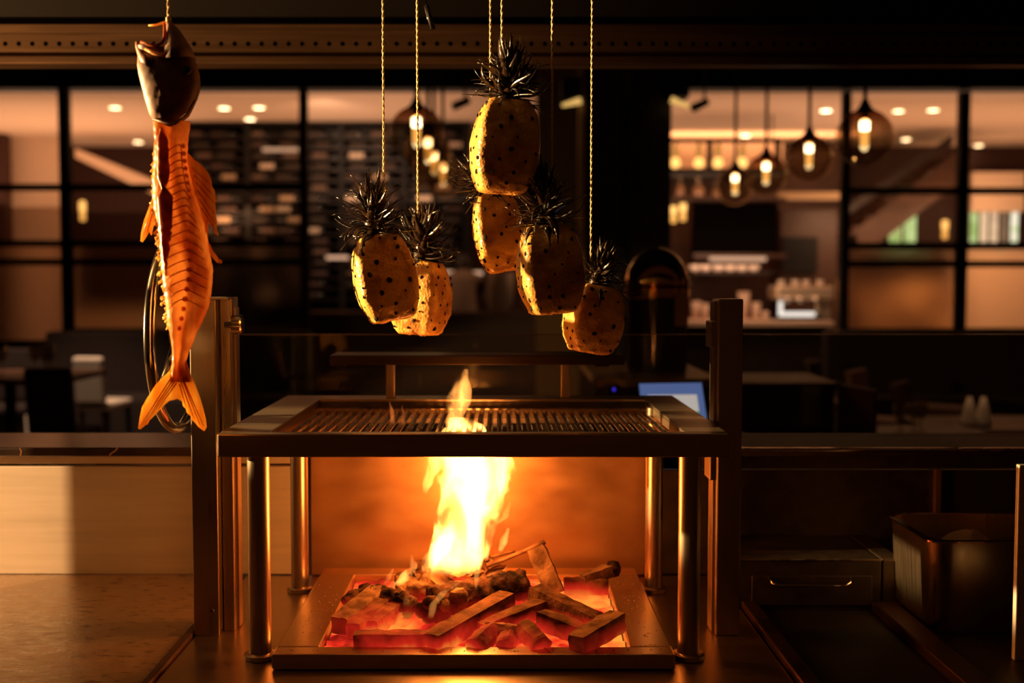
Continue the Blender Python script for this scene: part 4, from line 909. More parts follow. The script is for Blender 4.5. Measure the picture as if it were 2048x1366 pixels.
flame([(908, 862, 20), (912, 830, 17), (914, 800, 26), (918, 780, 22), (924, 755, 12), (930, 738, 5)], 2.28, 110, 1.0, 30, .7, 2)
flame([(850, 990, 5), (857, 960, 13), (866, 930, 20), (876, 905, 24), (890, 875, 20), (895, 855, 8)], 2.24, 220, .45, 20, .6, 3)
flame([(852, 1148, 10), (862, 1120, 24), (882, 1095, 28), (900, 1065, 20), (905, 1040, 6)], 2.22, 260, .4, 20, .7, 4)
flame([(796, 1172, 12), (812, 1152, 16), (826, 1132, 10), (822, 1110, 4)], 2.20, 90, .6, 30, .7, 5)
flame([(862, 1240, 6), (866, 1212, 9), (884, 1188, 10), (906, 1172, 6), (925, 1162, 3)], 2.08, 38, .4, 30, .6, 6)
flame([(1000, 1106, 5), (1008, 1082, 9), (1016, 1056, 4)], 2.36, 120, .4, 30, .7, 7)
flame([(962, 1118, 14), (974, 1085, 12), (986, 1055, 9), (1012, 1030, 8), (1020, 1005, 3)], 2.34, 60, .6, 24, .6, 8)
flame([(978, 1010, 20), (996, 980, 24), (998, 950, 16), (1006, 922, 9), (1000, 895, 4)], 2.27, 120, .5, 20, .6, 9)
flame([(955, 1185, 5), (953, 1155, 7), (957, 1120, 12), (950, 1090, 6)], 2.16, 70, .5, 26, .6, 10)
flame([(786, 850, 5), (784, 825, 5), (779, 803, 2)], 2.32, 60, .4, 40, .7, 11, hot=.6)
flame([(808, 852, 5), (806, 828, 4), (804, 812, 2)], 2.33, 40, .4, 40, .7, 12, hot=.6)
flame([(768, 1172, 4), (778, 1155, 7), (786, 1138, 3)], 2.22, 60, .5, 40, .7, 13)
flame([(812, 1215, 10), (820, 1190, 14), (828, 1165, 9), (822, 1145, 3)], 2.12, 30, .6, 26, .6, 14)

# ------------------------------------------------------------------ hood with perforated rail
YH = 2.95
hd_ = thing('extractor_hood', 'dark steel extractor hood spanning above the grill line', 'hood', (0, YH, Z(48, YH)))
obj('canopy', MB().box(-2.4, 2.6, 1.2, YH+.05, 2.42, 2.48), M['sooty'], hd_)
obj('skirt', MB().box(-2.4, 2.6, YH, YH+.04, Z(48, YH), 2.42), mat('black_hood_skirt', (.003, .0012, .0008), .8, spec=.05), hd_)
obj('upper_lip', MB().box(-2.4, 2.6, YH-.03, YH+.04, Z(65, YH-.03), Z(48, YH-.03)), M['hood'], hd_, bevel=.002)
obj('lower_lip', MB().box(-2.4, 2.6, YH-.03, YH+.04, Z(128, YH-.03), Z(111, YH-.03)), M['hood'], hd_, bevel=.004)
obj('backing', MB().box(-2.4, 2.6, YH+.02, YH+.04, Z(111, YH), Z(65, YH)), M['dark'], hd_)
zA, zB_ = Z(110, YH-.01), Z(66, YH-.01); zh = Z(87.5, YH-.01); pitch = S(26.65, YH-.01); rh = S(4.8, YH-.01)
m_ = MB(); xs0 = X(23, YH-.01)-pitch*45; N = 12
for k in range(135):
    xc = xs0+k*pitch; a, b = xc-pitch/2, xc+pitch/2
    if b > 2.6: break
    ring = [(xc+rh*cos(2*pi*j/N), YH-.01, zh+rh*sin(2*pi*j/N)) for j in range(N)]
    ringb = [(x, YH+.004, z) for x, _, z in ring]
    sq = []
    for j in range(N):
        th = 2*pi*j/N; c_, s_ = cos(th), sin(th); hx = pitch/2; hz = (zB_-zA)/2
        t_ = min(hx/abs(c_) if abs(c_) > 1e-6 else 1e9, hz/abs(s_) if abs(s_) > 1e-6 else 1e9)
        sq.append((xc+c_*t_, YH-.01, (zA+zB_)/2+s_*t_))
    cor = [(b, YH-.01, zB_), (a, YH-.01, zB_), (a, YH-.01, zA), (b, YH-.01, zA)]
    fs = [(j, (j+1) % N, N+(j+1) % N, N+j) for j in range(N)]+[(j, 2*N+j, 2*N+(j+1) % N, (j+1) % N) for j in range(N)]
    for q, jj in zip(range(4), (1, 4, 7, 10)):   # corner triangles
        th0 = [j for j in range(N) if (2*pi*j/N) <= (pi/4+q*pi/2)]
        best = None
        for j in range(N):
            A1, B1 = sq[j], sq[(j+1) % N]
            if abs(A1[0]-B1[0]) > 1e-5 and abs(A1[2]-B1[2]) > 1e-5:
                mx, mz = (A1[0]+B1[0])/2, (A1[2]+B1[2])/2
                if (mx > xc) == (cor[q][0] > xc) and (mz > zh) == (cor[q][2] > zh): best = j
        if best is not None: fs.append((N+best, N+(best+1) % N, 3*N+q))
    m_.add(ring+sq+ringb+cor, fs)
obj('perforated_channel', m_, M['hood'], hd_)

# ------------------------------------------------------------------ twines
hang_objs = []
def twine(px, py_end, Y, label, z_end=None):
    e = P(px, py_end, Y); ztop = 2.42
    m_ = MB(); n = int((ztop-e.z)/.0022)
    for ph in (0, pi):
        pts = [Vector((e.x+.0011*cos(ph+i*.55), Y+.0011*sin(ph+i*.55), e.z+(ztop-e.z)*i/n)) for i in range(n+1)]
        m_.tube(pts, .00135, 5)
    o = obj('twine', m_, M['twine'], smooth=True)
    return tag(o, label, 'twine', 'twines hanging from the hood')

# ------------------------------------------------------------------ pineapples
M['flesh'] = bpy.data.materials.new('roasted_pineapple'); M['flesh'].use_nodes = True
nt = M['flesh'].node_tree; b_ = nt.nodes['Principled BSDF']; L = nt.links.new
tc = nt.nodes.new('ShaderNodeTexCoord'); n1 = nt.nodes.new('ShaderNodeTexNoise'); n1.inputs['Scale'].default_value = 22; n1.inputs['Detail'].default_value = 6
r1 = nt.nodes.new('ShaderNodeValToRGB'); e = r1.color_ramp.elements; e[0].position = .36; e[0].color = (.42, .17, .035, 1); e[1].position = .60; e[1].color = (.80, .42, .085, 1)
L(tc.outputs['Object'], n1.inputs['Vector']); L(n1.outputs['Fac'], r1.inputs[0]); L(r1.outputs[0], b_.inputs['Base Color'])
b_.inputs['Roughness'].default_value = .38; b_.inputs['Specular IOR Level'].default_value = .55
b_.inputs['Subsurface Weight'].default_value = 0; b_.inputs['Subsurface Radius'].default_value = (.02, .008, .002); b_.inputs['Subsurface Scale'].default_value = .5
vo = nt.nodes.new('ShaderNodeTexVoronoi'); vo.inputs['Scale'].default_value = 190; n2 = nt.nodes.new('ShaderNodeTexNoise'); n2.inputs['Scale'].default_value = 90
L(tc.outputs['Object'], vo.inputs['Vector']); L(tc.outputs['Object'], n2.inputs['Vector'])
mm = nt.nodes.new('ShaderNodeMath'); mm.operation = 'ADD'; L(vo.outputs['Distance'], mm.inputs[0]); L(n2.outputs['Fac'], mm.inputs[1])
bp = nt.nodes.new('ShaderNodeBump'); bp.inputs['Strength'].default_value = .6; bp.inputs['Distance'].default_value = .0015; L(mm.outputs[0], bp.inputs['Height']); L(bp.outputs[0], b_.inputs['Normal'])
M['eye'] = mat('charred_eye', (.014, .006, .003), .85, spec=.15)
leafs = []
for kind in range(5):
    rl = random.Random(kind+90); m_ = MB(); nseg = 8; vv = []
    curl = (-.5, .2, .9, 1.5, 2.2)[kind]
    pos = Vector((0, 0, 0)); ang = 0; step = 1/nseg
    for i in range(nseg+1):
        f = i/nseg; wdt = .055*(1-f)**.8*(.75+.5*sin(pi*min(1, f*1.4)))+.006
        u = Vector((sin(ang), 0, cos(ang))); nn = Vector((cos(ang), 0, -sin(ang)))
        tw_ = .8*f*(1 if kind % 2 else -1); yv = Vector((0, 1, 0))*cos(tw_)+nn*sin(tw_); nv = nn*cos(tw_)-Vector((0, 1, 0))*sin(tw_)
        vv += [pos-yv*wdt+nv*.02*(1-f), pos+nv*(-.012), pos+yv*wdt+nv*.02*(1-f), pos+nv*.022*(1-f)+nv*.004]
        pos = pos+u*step; ang += curl*step*(.5+f)
    m_.rings([vv[i*4:i*4+4] for i in range(nseg+1)])
    me = m_.mesh('leaf'); me.materials.append(M['charred']); me.polygons.foreach_set('use_smooth', [True]*len(me.polygons)); leafs.append(me)
def pineapple(label, top, bot, wpx, Y, crown_h, seed, rot, tlean=0, lean_tip=None, nleaf=62, prof=None, droop=0.0, square=9.0):
    rp = random.Random(seed)
    T, Bt = P(*top, Y), P(*bot, Y); ax = (T-Bt); H = ax.length; w_ = ax.normalized()
    u = (Vector((1, 0, 0))-w_*w_.x).normalized(); v = w_.cross(u); R = S(wpx/2, Y)
    t = thing('pineapple', label, 'pineapple', tuple(Bt), 'roasted pineapples hanging over the grill')
    prof = prof or [(0, .60), (.06, .72), (.15, .84), (.3, .95), (.5, 1.0), (.7, .98), (.85, .88), (.94, .78), (1, .70)]
    def pr(f):
        for (a, ra), (b, rb_) in zip(prof, prof[1:]):
            if a <= f <= b: q = (f-a)/(b-a); return ra+(rb_-ra)*q
        return prof[-1][1]
    def surf(th, f, off=0):
        k = ((abs(cos(th+rot))**square+abs(sin(th+rot))**square)**(-1/square))
        k = .93*k/1.06+.06
        rr_ = R*pr(f)*k+off
        c = T-ax*f
        q = c+u*cos(th)*rr_+v*sin(th)*rr_
        return q
    m_ = MB(); R_ = []; N, K = 72, 46
    R_.append([T+(surf(2*pi*j/N, 0)-T)*.3+w_*.004 for j in range(N)])
    for i in range(K+1):
        f = i/K; ring = []
        for j in range(N):
            q = surf(2*pi*j/N, f); d = mnoise.noise(q*55+Vector((seed, 0, 0)))*.0022+mnoise.noise(q*150)*.0011+(mnoise.noise(q*70+Vector((9, seed, 0)))*.004 if f > .95 else 0)
            ring.append(q+(q-(T-ax*f)).normalized()*d)
        R_.append(ring)
    for s_, dz in ((.9, .003), (.6, .005), (.25, .004)): R_.append([Bt+(surf(2*pi*j/N, 1)-Bt)*s_-w_*(dz+mnoise.noise(Vector((j*.5, s_*9, seed)))*.003) for j in range(N)])
    m_.rings(R_); obj('flesh', m_, M['flesh'], t, True)
    # charred eyes in spiral rows
    e_ = MB(); rows_ = 8
    for i in range(rows_):
        f = .07+.88*i/(rows_-1)
        for j in range(10):
            th = 2*pi*(j+.5*(i % 2))/10+i*.12+rp.uniform(-.1, .1); ff = min(.97, max(.04, f+rp.uniform(-.025, .025)))
            if rp.random() < .18: continue
            c = surf(th, ff); nrm = (c-(T-ax*ff)).normalized(); tu = w_; tv = nrm.cross(tu).normalized(); s_ = rp.choice((.0022, .0032, .0040, .0050))
            ring0 = [c+(tu*cos(a)*rp.uniform(.8, 1.25)+tv*sin(a)*rp.uniform(.8, 1.2))*s_+nrm*.0003 for a in [2*pi*q/8 for q in range(8)]]
            ring1 = [c+(p-c)*.45+nrm*.0020 for p in ring0]
            e_.add(ring0+ring1, [(q, (q+1) % 8, 8+(q+1) % 8, 8+q) for q in range(8)]+[tuple(range(8, 16))])
    o = obj('eyes', e_, M['eye'], t); o['kind'] = 'stuff'
    # crown
    ca = (lean_tip and (P(*lean_tip, Y)-T).normalized()) or w_
    cu = (Vector((1, 0, 0))-ca*ca.x).normalized(); cv = ca.cross(cu); Hc = S(crown_h, Y)
    core = MB().tube([T-ca*.006, T+ca*Hc*.3, T+ca*Hc*.6], [R*.42, R*.28, R*.08], 12)
    cr_ = obj('crown', core, M['charred'], t, True)
    inv = Matrix.Translation(cr_.location).inverted()
    nleaf = int(nleaf*1.6)
    for k in range(nleaf):
        f = k/nleaf; th = k*2.39996+rp.uniform(-.3, .3); base = T+ca*Hc*(.02+.5*f)
        rad = R*(.42-.34*f); dirh = cu*cos(th)+cv*sin(th)
        el = radians(-12-droop*20)+f*radians(88)+rp.uniform(-.25, .25)      # elevation above horizontal
        zdir = (dirh*cos(el)+ca*sin(el)).normalized(); xdir = (ca*cos(el)-dirh*sin(el)); 
        if rp.random() < (.65 if f < .5 else .35): xdir = -xdir
        ydir = zdir.cross(xdir).normalized()
        ln = Hc*rp.uniform(.34, .60)*(1.05-.10*f)
        Mx = Matrix((( *xdir, 0), (*ydir, 0), (*zdir, 0), (0, 0, 0, 1))).transposed()
        wdf = rp.uniform(1.7, 2.9)
        Mx = Matrix.Translation(base+dirh*rad*.8) @ Mx @ Matrix.Diagonal((ln, ln*wdf, ln, 1))
        kd = rp.choices(range(5), (.2, .25, .25, .2, .1))[0]
        lf = bpy.data.objects.new('leaf', leafs[kd]); COL.objects.link(lf); lf.parent = cr_; lf.matrix_parent_inverse = (Matrix.Translation(t.location)).inverted() @ Matrix()
        lf.matrix_parent_inverse = Matrix.Translation((0, 0, 0)); lf.matrix_basis = Mx
    return t
pineapple('roasted pineapple farthest left, tilted, with an upright spiky crown', (752, 473), (786, 636), 128, 2.12, 132, 1, radians(-14), lean_tip=(736, 352), nleaf=70)
pineapple('roasted pineapple half hidden behind the leftmost one', (846, 524), (838, 664), 112, 2.30, 128, 2, radians(20), lean_tip=(850, 405), nleaf=60)
pineapple('highest roasted pineapple with a bushy upright crown', (1016, 203), (1002, 382), 136, 2.05, 130, 3, radians(-11), lean_tip=(1024, 90), nleaf=85)
pineapple('roasted pineapple hanging below and behind the highest one', (984, 388), (1010, 538), 102, 2.26, 105, 4, radians(-9), lean_tip=(950, 348), nleaf=60, droop=1.2)
pineapple('roasted pineapple with a tall ragged crown, in front at right of centre', (1092, 452), (1106, 622), 130, 2.05, 140, 5, radians(-11), lean_tip=(1083, 325), nleaf=70)
pineapple('lowest roasted pineapple farthest right, above the shelf end', (1196, 572), (1178, 700), 114, 2.20, 100, 6, radians(-14), lean_tip=(1218, 486), nleaf=60)
twine(768, 420, 2.12, 'twine holding the leftmost pineapple')
twine(836, 440, 2.30, 'twine holding the pineapple half hidden at left')
twine(1004, 110, 2.05, 'twine holding the highest pineapple')
twine(1104, 345, 2.05, 'twine holding the pineapple with the tall ragged crown')
twine(1182, 545, 2.20, 'twine holding the lowest pineapple at right')
twine(981, 362, 2.26, 'twine running behind the highest pineapple to the one below')
twine(337, 44, 1.85, 'short twine holding the fish by its jaw')
# small clip hanging by the hood
ck = thing('hanging_clip', 'small black clip with a shiny edge hanging near the second twine', 'clip', tuple(P(856, 40, 2.3)))
obj('body', MB().tube([P(853, 10, 2.3), P(865, 58, 2.3)], [.004, .006], 8), M['dark'], ck, True)
obj('edge', MB().tube([P(849, 12, 2.298), P(861, 57, 2.298)], .0016, 6), M['chrome'], ck, True)
obj('hook', MB().tube([P(853, 10, 2.3), P(850, -30, 2.3), Vector((P(850, -30, 2.3).x, 2.3, 2.42))], .0012, 6), M['dark'], ck)

# ------------------------------------------------------------------ fish
YF = 1.85
def trans_mat(name, c0, c1, scale, tr, rough=.3, stretch=(1, 1, 1), bump=.3):
    m = bpy.data.materials.new(name); m.use_nodes = True; nt = m.node_tree; b = nt.nodes['Principled BSDF']; L = nt.links.new
    tc = nt.nodes.new('ShaderNodeTexCoord'); mp = nt.nodes.new('ShaderNodeMapping'); mp.inputs['Scale'].default_value = stretch; L(tc.outputs['Object'], mp.inputs[0])
    n = nt.nodes.new('ShaderNodeTexNoise'); n.inputs['Scale'].default_value = scale; n.inputs['Detail'].default_value = 5; L(mp.outputs[0], n.inputs['Vector'])
    r = nt.nodes.new('ShaderNodeValToRGB'); r.color_ramp.elements[0].position = .38; r.color_ramp.elements[1].position = .62
    r.color_ramp.elements[0].color = (*c0, 1); r.color_ramp.elements[1].color = (*c1, 1); L(n.outputs['Fac'], r.inputs[0]); L(r.outputs[0], b.inputs['Base Color'])
    b.inputs['Roughness'].default_value = rough
    bp = nt.nodes.new('ShaderNodeBump'); bp.inputs['Strength'].default_value = bump; bp.inputs['Distance'].default_value = .002; L(n.outputs['Fac'], bp.inputs['Height']); L(bp.outputs[0], b.inputs['Normal'])
    t = nt.nodes.new('ShaderNodeBsdfTranslucent'); L(r.outputs[0], t.inputs[0])
    mx = nt.nodes.new('ShaderNodeMixShader'); mx.inputs[0].default_value = tr; L(b.outputs[0], mx.inputs[1]); L(t.outputs[0], mx.inputs[2]); L(mx.outputs[0], nt.nodes['Material Output'].inputs[0])
    return m
M['fflesh'] = trans_mat('dried_fish_flesh', (.50, .15, .035), (1.0, .62, .26), 26, .50, .28, (1, 1, .55))
M['fhead'] = trans_mat('dried_fish_head', (.10, .03, .014), (.22, .075, .03), 30, .10, .5, bump=.12)
M['ffin'] = trans_mat('dried_fish_fin', (.85, .42, .09), (1, .72, .26), 60, .68, .3, (1, 1, .2))
M['fbone'] = trans_mat('fish_bone', (.85, .42, .13), (1, .68, .30), 80, .6, .3)
M['frib'] = trans_mat('fish_rib', (.75, .30, .08), (.95, .50, .18), 80, .55, .35)
M['fcav'] = trans_mat('dark_cavity', (.26, .05, .016), (.50, .12, .03), 40, .4, .25)
fish = thing('fish', 'large split dried fish hanging head up by its jaw', 'fish', tuple(P(345, 860, YF)))
# outline rows: y, left, right
OUT = [(250, 306, 381), (275, 309, 376), (300, 309, 374), (325, 308, 376), (350, 306, 382), (386, 306, 391), (420, 308, 402), (450, 316, 411), (480, 319, 416), (510, 321, 421), (541, 323, 426), (565, 326, 425), (591, 329, 422), (615, 333, 417), (642, 336, 405), (665, 340, 393), (682, 343, 387), (700, 345, 379), (726, 345, 371), (745, 343, 374), (765, 338, 384)]
def outl(y):
    for (a, l0, r0), (b, l1, r1) in zip(OUT, OUT[1:]):
        if a <= y <= b: q = (y-a)/(b-a); return l0+(l1-l0)*q, r0+(r1-r0)*q
    return OUT[-1][1:]
def loft(rows, ncol, thick, Y, prof=1.0, wob=.0016, concave=0.0):
    m_ = MB(); nr = len(rows); front = []; back = []
    for i, (y, l, r, tk) in enumerate(rows):
        fr = []; bk = []
        for j in range(ncol+1):
            s_ = j/ncol; px = l+(r-l)*s_; e_ = sqrt(max(0, 1-(2*s_-1)**2))**prof
            q = P(px, y, Y); nz_ = mnoise.noise(Vector((px*.11, y*.06, 3)))*wob+mnoise.noise(Vector((px*.35, y*.2, 8)))*wob*.6
            dip = concave*math.exp(-((s_-.52)/.16)**2)
            fr.append(q+Vector((0, -tk*e_+nz_*e_+dip*tk, 0))); bk.append(q+Vector((0, tk*e_, 0)))
        front.append(fr); back.append(bk)
    rings = [front[i]+list(reversed(back[i][1:-1])) for i in range(nr)]
    m_.rings(rings); return m_
rows = []
y = 244
while y <= 765:
    l, r = outl(max(y, 250)); tk = .024 if y < 640 else .024-.013*min(1, (y-640)/70)
    if y < 300: tk *= .75+.25*(y-244)/56
    if y > 730: tk = max(.003, .011-.008*(y-730)/35)
    wobl = mnoise.noise(Vector((y*.09, 2, 0)))*2.2; wobr = mnoise.noise(Vector((y*.11, 7, 0)))*1.6
    rows.append((y, l+wobl, r+wobr, tk)); y += 4
obj('body', loft(rows, 26, .024, YF, .8, .002, .55), M['fflesh'], fish, True)
# dark open cavity strip on the belly side
def strip(name, pts, tk, Y, m, par=fish, ncol=8):
    pts2 = []
    for (a, b) in zip(pts, pts[1:]):
        for k in range(5):
            f = k/5; yy = a[0]+(b[0]-a[0])*f; pts2.append((yy, a[1]+(b[1]-a[1])*f+mnoise.noise(Vector((yy*.16, 1, 0)))*2.5, a[2]+(b[2]-a[2])*f+mnoise.noise(Vector((yy*.16, 5, 0)))*5))
    n2 = len(pts2)-1; rows2 = []
    for i, (yy, l, r) in enumerate(pts2):
        t_ = min(1, .12+i/5, .12+(n2-i)/7); c = (l+r)/2; rows2.append((yy, c+(l-c)*t_, c+(r-c)*t_, tk))
    m_ = loft(rows2, ncol, tk, Y, 1.0, .0008); return obj(name, m_, m, par, True)
strip('cavity', [(255, 312, 333), (280, 313, 336), (310, 313, 338), (345, 313, 340), (368, 315, 337), (385, 318, 334)], .006, YF-.020, M['fcav'])
strip('cavity', [(372, 312, 344), (395, 313, 346), (425, 315, 345), (455, 318, 344), (485, 321, 340), (520, 324, 337), (560, 328, 337)], .005, YF-.021, M['fcav'])
# vertebrae along the spine
def spine_x(y): return 364+16*sin((y-280)/430*pi*1.05)-(max(0, y-560)*.10)
ys = []; y = 292
while y < 660: ys.append(y); y += 19.5 if y > 440 else 15
for i, y in enumerate(ys):
    c = P(spine_x(y), y, YF-.0125); s_ = .0050 if 420 < y < 600 else .0042
    R_ = []
    for k in range(1, 7):
        a = pi*k/7; R_.append([c+Vector((s_*1.0*sin(a)*cos(2*pi*j/10), s_*.9*sin(a)*sin(2*pi*j/10), s_*.95*cos(a))) for j in range(10)])
    m_ = MB(); m_.rings(R_); obj('vertebra', m_, M['fbone'], fish, True)
    for sd in (-1, 1):
        if y > 600: continue
        l, r = outl(y); x1_ = spine_x(y); x2 = (l+(14 if y < 480 else 6)) if sd < 0 else r-5
        dy = 26 if sd < 0 else 20
        m_ = MB(); pts = []
        for k in range(7):
            f = k/6; px = x1_+(x2-x1_)*f; yy = y+dy*f**1.4
            l2, r2 = outl(yy); s2 = (px-l2)/(r2-l2); e2 = sqrt(max(.02, 1-(2*s2-1)**2))**.8
            pts.append(P(px, yy, YF)+Vector((0, -.0235*e2+.010*math.exp(-((s2-.52)/.16)**2), 0)))
        m_.tube(pts, [.0010, .0010, .0010, .0010, .0009, .0008, .0005], 6); obj('rib', m_, M['frib'], fish, True)
# head
HR = [(92, 276, 328), (104, 277, 372), (112, 275, 384), (130, 274, 394), (148, 277, 399), (165, 281, 401), (180, 285, 400), (196, 289, 395), (207, 292, 390), (220, 296, 384), (232, 300, 378), (242, 306, 366), (250, 328, 352), (254, 338, 345)]
hr = []
for i in range(len(HR)-1):
    for k in range(4):
        f = k/4; a, b = HR[i], HR[i+1]; yy = a[0]+(b[0]-a[0])*f
        hr.append((yy, a[1]+(b[1]-a[1])*f, a[2]+(b[2]-a[2])*f, .030*sin(pi*min(.98, max(.12, (yy-84)/175)))**.5))
hr.append((*HR[-1], .006))
obj('head', loft(hr, 24, .03, YF-.006, .8, .0008), M['fhead'], fish, True)
def jaw(name, pts, m, flat=1.6):
    return obj(name, MB().tube([P(a, b, YF-.006+dy) for a, b, rr_, dy in pts], [S(rr_, YF) for a, b, rr_, dy in pts], 14, flat=flat), m, fish, True)
jaw('lower_jaw', [(276, 84, 5, 0), (278, 92, 7, 0), (284, 104, 10, 0), (296, 118, 18, 0), (312, 132, 22, 0)], M['fhead'])
jaw('upper_jaw', [(336, 43, 4, 0), (341, 52, 8, 0), (347, 66, 14, 0), (352, 82, 19, 0), (356, 100, 26, 0), (360, 120, 30, 0)], M['fhead'])
jaw('lip', [(328, 47, 2.4, -.012), (330, 62, 3.4, -.016), (329, 76, 3.6, -.018), (324, 86, 3.6, -.02), (312, 91, 3.2, -.02), (296, 89, 3, -.018), (282, 84, 3, -.012)], M['fcav'], 1.0)
jaw('mouth_fold', [(290, 98, 2.4, -.022), (306, 106, 3.4, -.026), (322, 110, 3.6, -.028), (337, 104, 3.2, -.026), (343, 92, 2.4, -.022)], M['fflesh'], 1.0)
jaw('gill_cover_edge', [(390, 200, 2, -.022), (374, 228, 2.6, -.026), (350, 248, 2.6, -.024), (326, 244, 2.4, -.022), (306, 238, 1.6, -.014)], M['fhead'], 1.0)
hk = obj('jaw_pin', MB().tube([P(297, 51, YF), P(312, 50, YF), P(325, 46, YF), P(337, 43, YF)], [.0012, .0018, .002, .0025], 8), M['fbone'], fish, True)
obj('knot', MB().lathe([(.002, -.006), (.0045, -.003), (.0045, .003), (.002, .006)], c=P(337, 40, YF), n=10), M['twine'], fish, True)
eye = MB().lathe([(.001, -.004), (.006, -.002), (.0075, .001)], c=P(373, 140, YF-.034), n=14, axis='y'); obj('eye', eye, M['dark'], fish, True)
# fins
def fin(name, outline, m, tk=.0035, Y=YF, rays=None):
    pts = [P(a, b, Y-tk/2) for a, b in outline]
    m_ = MB(); m_.plate(pts, (0, tk, 0)); me = m_.mesh(name)
    bm = bmesh.new(); bm.from_mesh(me); bmesh.ops.triangulate(bm, faces=bm.faces); bm.to_mesh(me); bm.free()
    o = obj(name, me, m, fish)
    if rays:
        r_ = MB()
        for a, b in rays: r_.tube([P(*a, Y-tk*.6), P((a[0]+b[0])/2, (a[1]+b[1])/2, Y-tk*.7), P(*b, Y-tk*.55)], [.0013, .0011, .0005], 5)
        q = obj('fin_rays', r_, M['fbone'], o, True); q['kind'] = 'stuff'
    return o
fin('dorsal_fin', [(374, 305), (389, 320), (400, 327), (410, 337), (418, 350), (422, 362), (423, 372), (428, 380), (430, 392), (433, 402), (429, 404), (432, 425), (430, 430), (433, 446), (432, 456), (437, 472), (431, 468), (424, 455), (416, 443), (414, 470), (405, 470), (396, 430), (386, 390), (376, 340)], M['ffin'],
    rays=[((384, 335), (418, 366)), ((388, 350), (424, 388)), ((391, 365), (428, 405)), ((394, 380), (429, 428)), ((398, 398), (430, 448)), ((403, 415), (434, 466))])
fin('dorsal_spine', [(414, 480), (424, 500), (436, 517), (443, 521), (442, 527), (434, 526), (424, 514), (418, 505)], M['ffin'], .004)
fin('belly_fin', [(304, 398), (296, 420), (288, 441), (282, 466), (281, 482), (284, 484), (291, 474), (297, 462), (302, 470), (306, 450), (310, 425), (310, 400)], M['ffin'], rays=[((305, 410), (285, 470)), ((307, 420), (294, 466))])
# ragged edge frills
rf = random.Random(21)
m_ = MB()
for k in range(90):
    y = 300+rf.random()**.8*370
    l, r = outl(y); x = l+rf.uniform(-8, 1) if y < 560 else l+rf.uniform(-9, 1)
    if y < 400: x = l+rf.uniform(-3, 1)
    if y > 640: x = l+rf.uniform(-4, 1)
    a = rf.uniform(.6, 2.4); L_ = rf.uniform(3, 9); q = P(x, y, YF+rf.uniform(-.006, .004))
    m_.tube([P(l+2, y-3, YF), q, q+Vector((-S(L_, YF)*cos(a)*.6, rf.uniform(-.003, .003), -S(L_, YF)*sin(a)))], [.0018, .0015, rf.uniform(.0006, .0018)], 5)
o = obj('ragged_edge', m_, M['ffin'], fish, True); o['kind'] = 'stuff'
tail = [(345, 722), (340, 742), (328, 752), (311, 770), (297, 792), (284, 814), (279, 838), (276, 857), (280, 859), (288, 852), (294, 849), (297, 842), (307, 832), (321, 817), (330, 808), (338, 802), (347, 800), (355, 798), (364, 803), (366, 812), (372, 818), (374, 826), (381, 832), (385, 841), (391, 846), (396, 853), (402, 858), (408, 862), (412, 854), (410, 838), (405, 817), (399, 797), (392, 777), (384, 758), (377, 742), (371, 722)]
fin('tail_fin', tail, M['ffin'], .0045, rays=[((343, 755), (282, 850)), ((347, 758), (290, 845)), ((350, 762), (302, 832)), ((353, 766), (316, 818)), ((366, 758), (407, 852)), ((365, 760), (400, 850)), ((362, 764), (388, 838)), ((359, 768), (372, 815))])

# ------------------------------------------------------------------ right side of the line: raised block with drawer, griddle, container
zk = ZB+.045
dr = thing('drawer_block', 'low dark steel block with a drawer right of the post', 'cabinet', (X(1640, 2.4), 2.4, ZB))
dx0, dx1, dy0 = X(1480, 2.36), X(1772, 2.36), 2.36
zt_ = Z(1121, dy0)
obj('body', MB().box(dx0, dx1, dy0, YW-.012, ZB-.05, zt_), M['sooty'], dr, bevel=.002)
obj('drawer_front', MB().box(dx0+.03, dx1-.02, dy0-.006, dy0, Z(1210, dy0), Z(1150, dy0)), M['sooty'], dr, bevel=.002)
h0, h1 = P(1545, 1166, dy0-.02), P(1700, 1166, dy0-.02)
obj('handle', MB().tube([h0+Vector((-.004, .015, .008)), h0, h0+Vector((.012, -.006, -.004)), h1+Vector((-.012, -.006, -.004)), h1, h1+Vector((.004, .015, .008))], .0032, 10), M['chrome'], dr, True)
obj('top_lip', MB().box(dx0, dx1, dy0-.003, dy0+.003, zt_-.001, zt_+.003), M['bar'], dr, bevel=.001)
sb2 = tag(obj('side_block', MB().box(dx1+.003, X(1816, dy0), dy0, YW-.012, ZB-.05, zt_+.002), M['sooty'], bevel=.003), 'narrow dark steel block closing the drawer unit at its side', 'block')
tag(obj('griddle', MB().box(X(1560, 2.1), X(1770, 2.36)-.0, 1.25, dy0-.01, ZB-.06, ZB-.012), M['dark'], bevel=.002), 'black flat griddle plate in the lower right', 'griddle')
tag(obj('griddle_rail', MB().box(.505, .535, 1.25, dy0-.01, ZB-.05, ZB+.010), M['hood'], bevel=.003), 'steel rail along the left side of the griddle', 'rail')
tag(obj('griddle_rail', MB().box(X(1770, 2.3), X(1770, 2.3)+.05, 1.25, dy0-.01, ZB-.05, ZB+.008), M['hood'], bevel=.003), 'steel rail along the right side of the griddle', 'rail')
tag(obj('worktop', MB().box(X(1770, 2.3)+.055, 2.3, 1.25, YW-.012, ZB-.05, ZB), M['sooty'], bevel=.003), 'dark steel worktop under the food container', 'worktop')
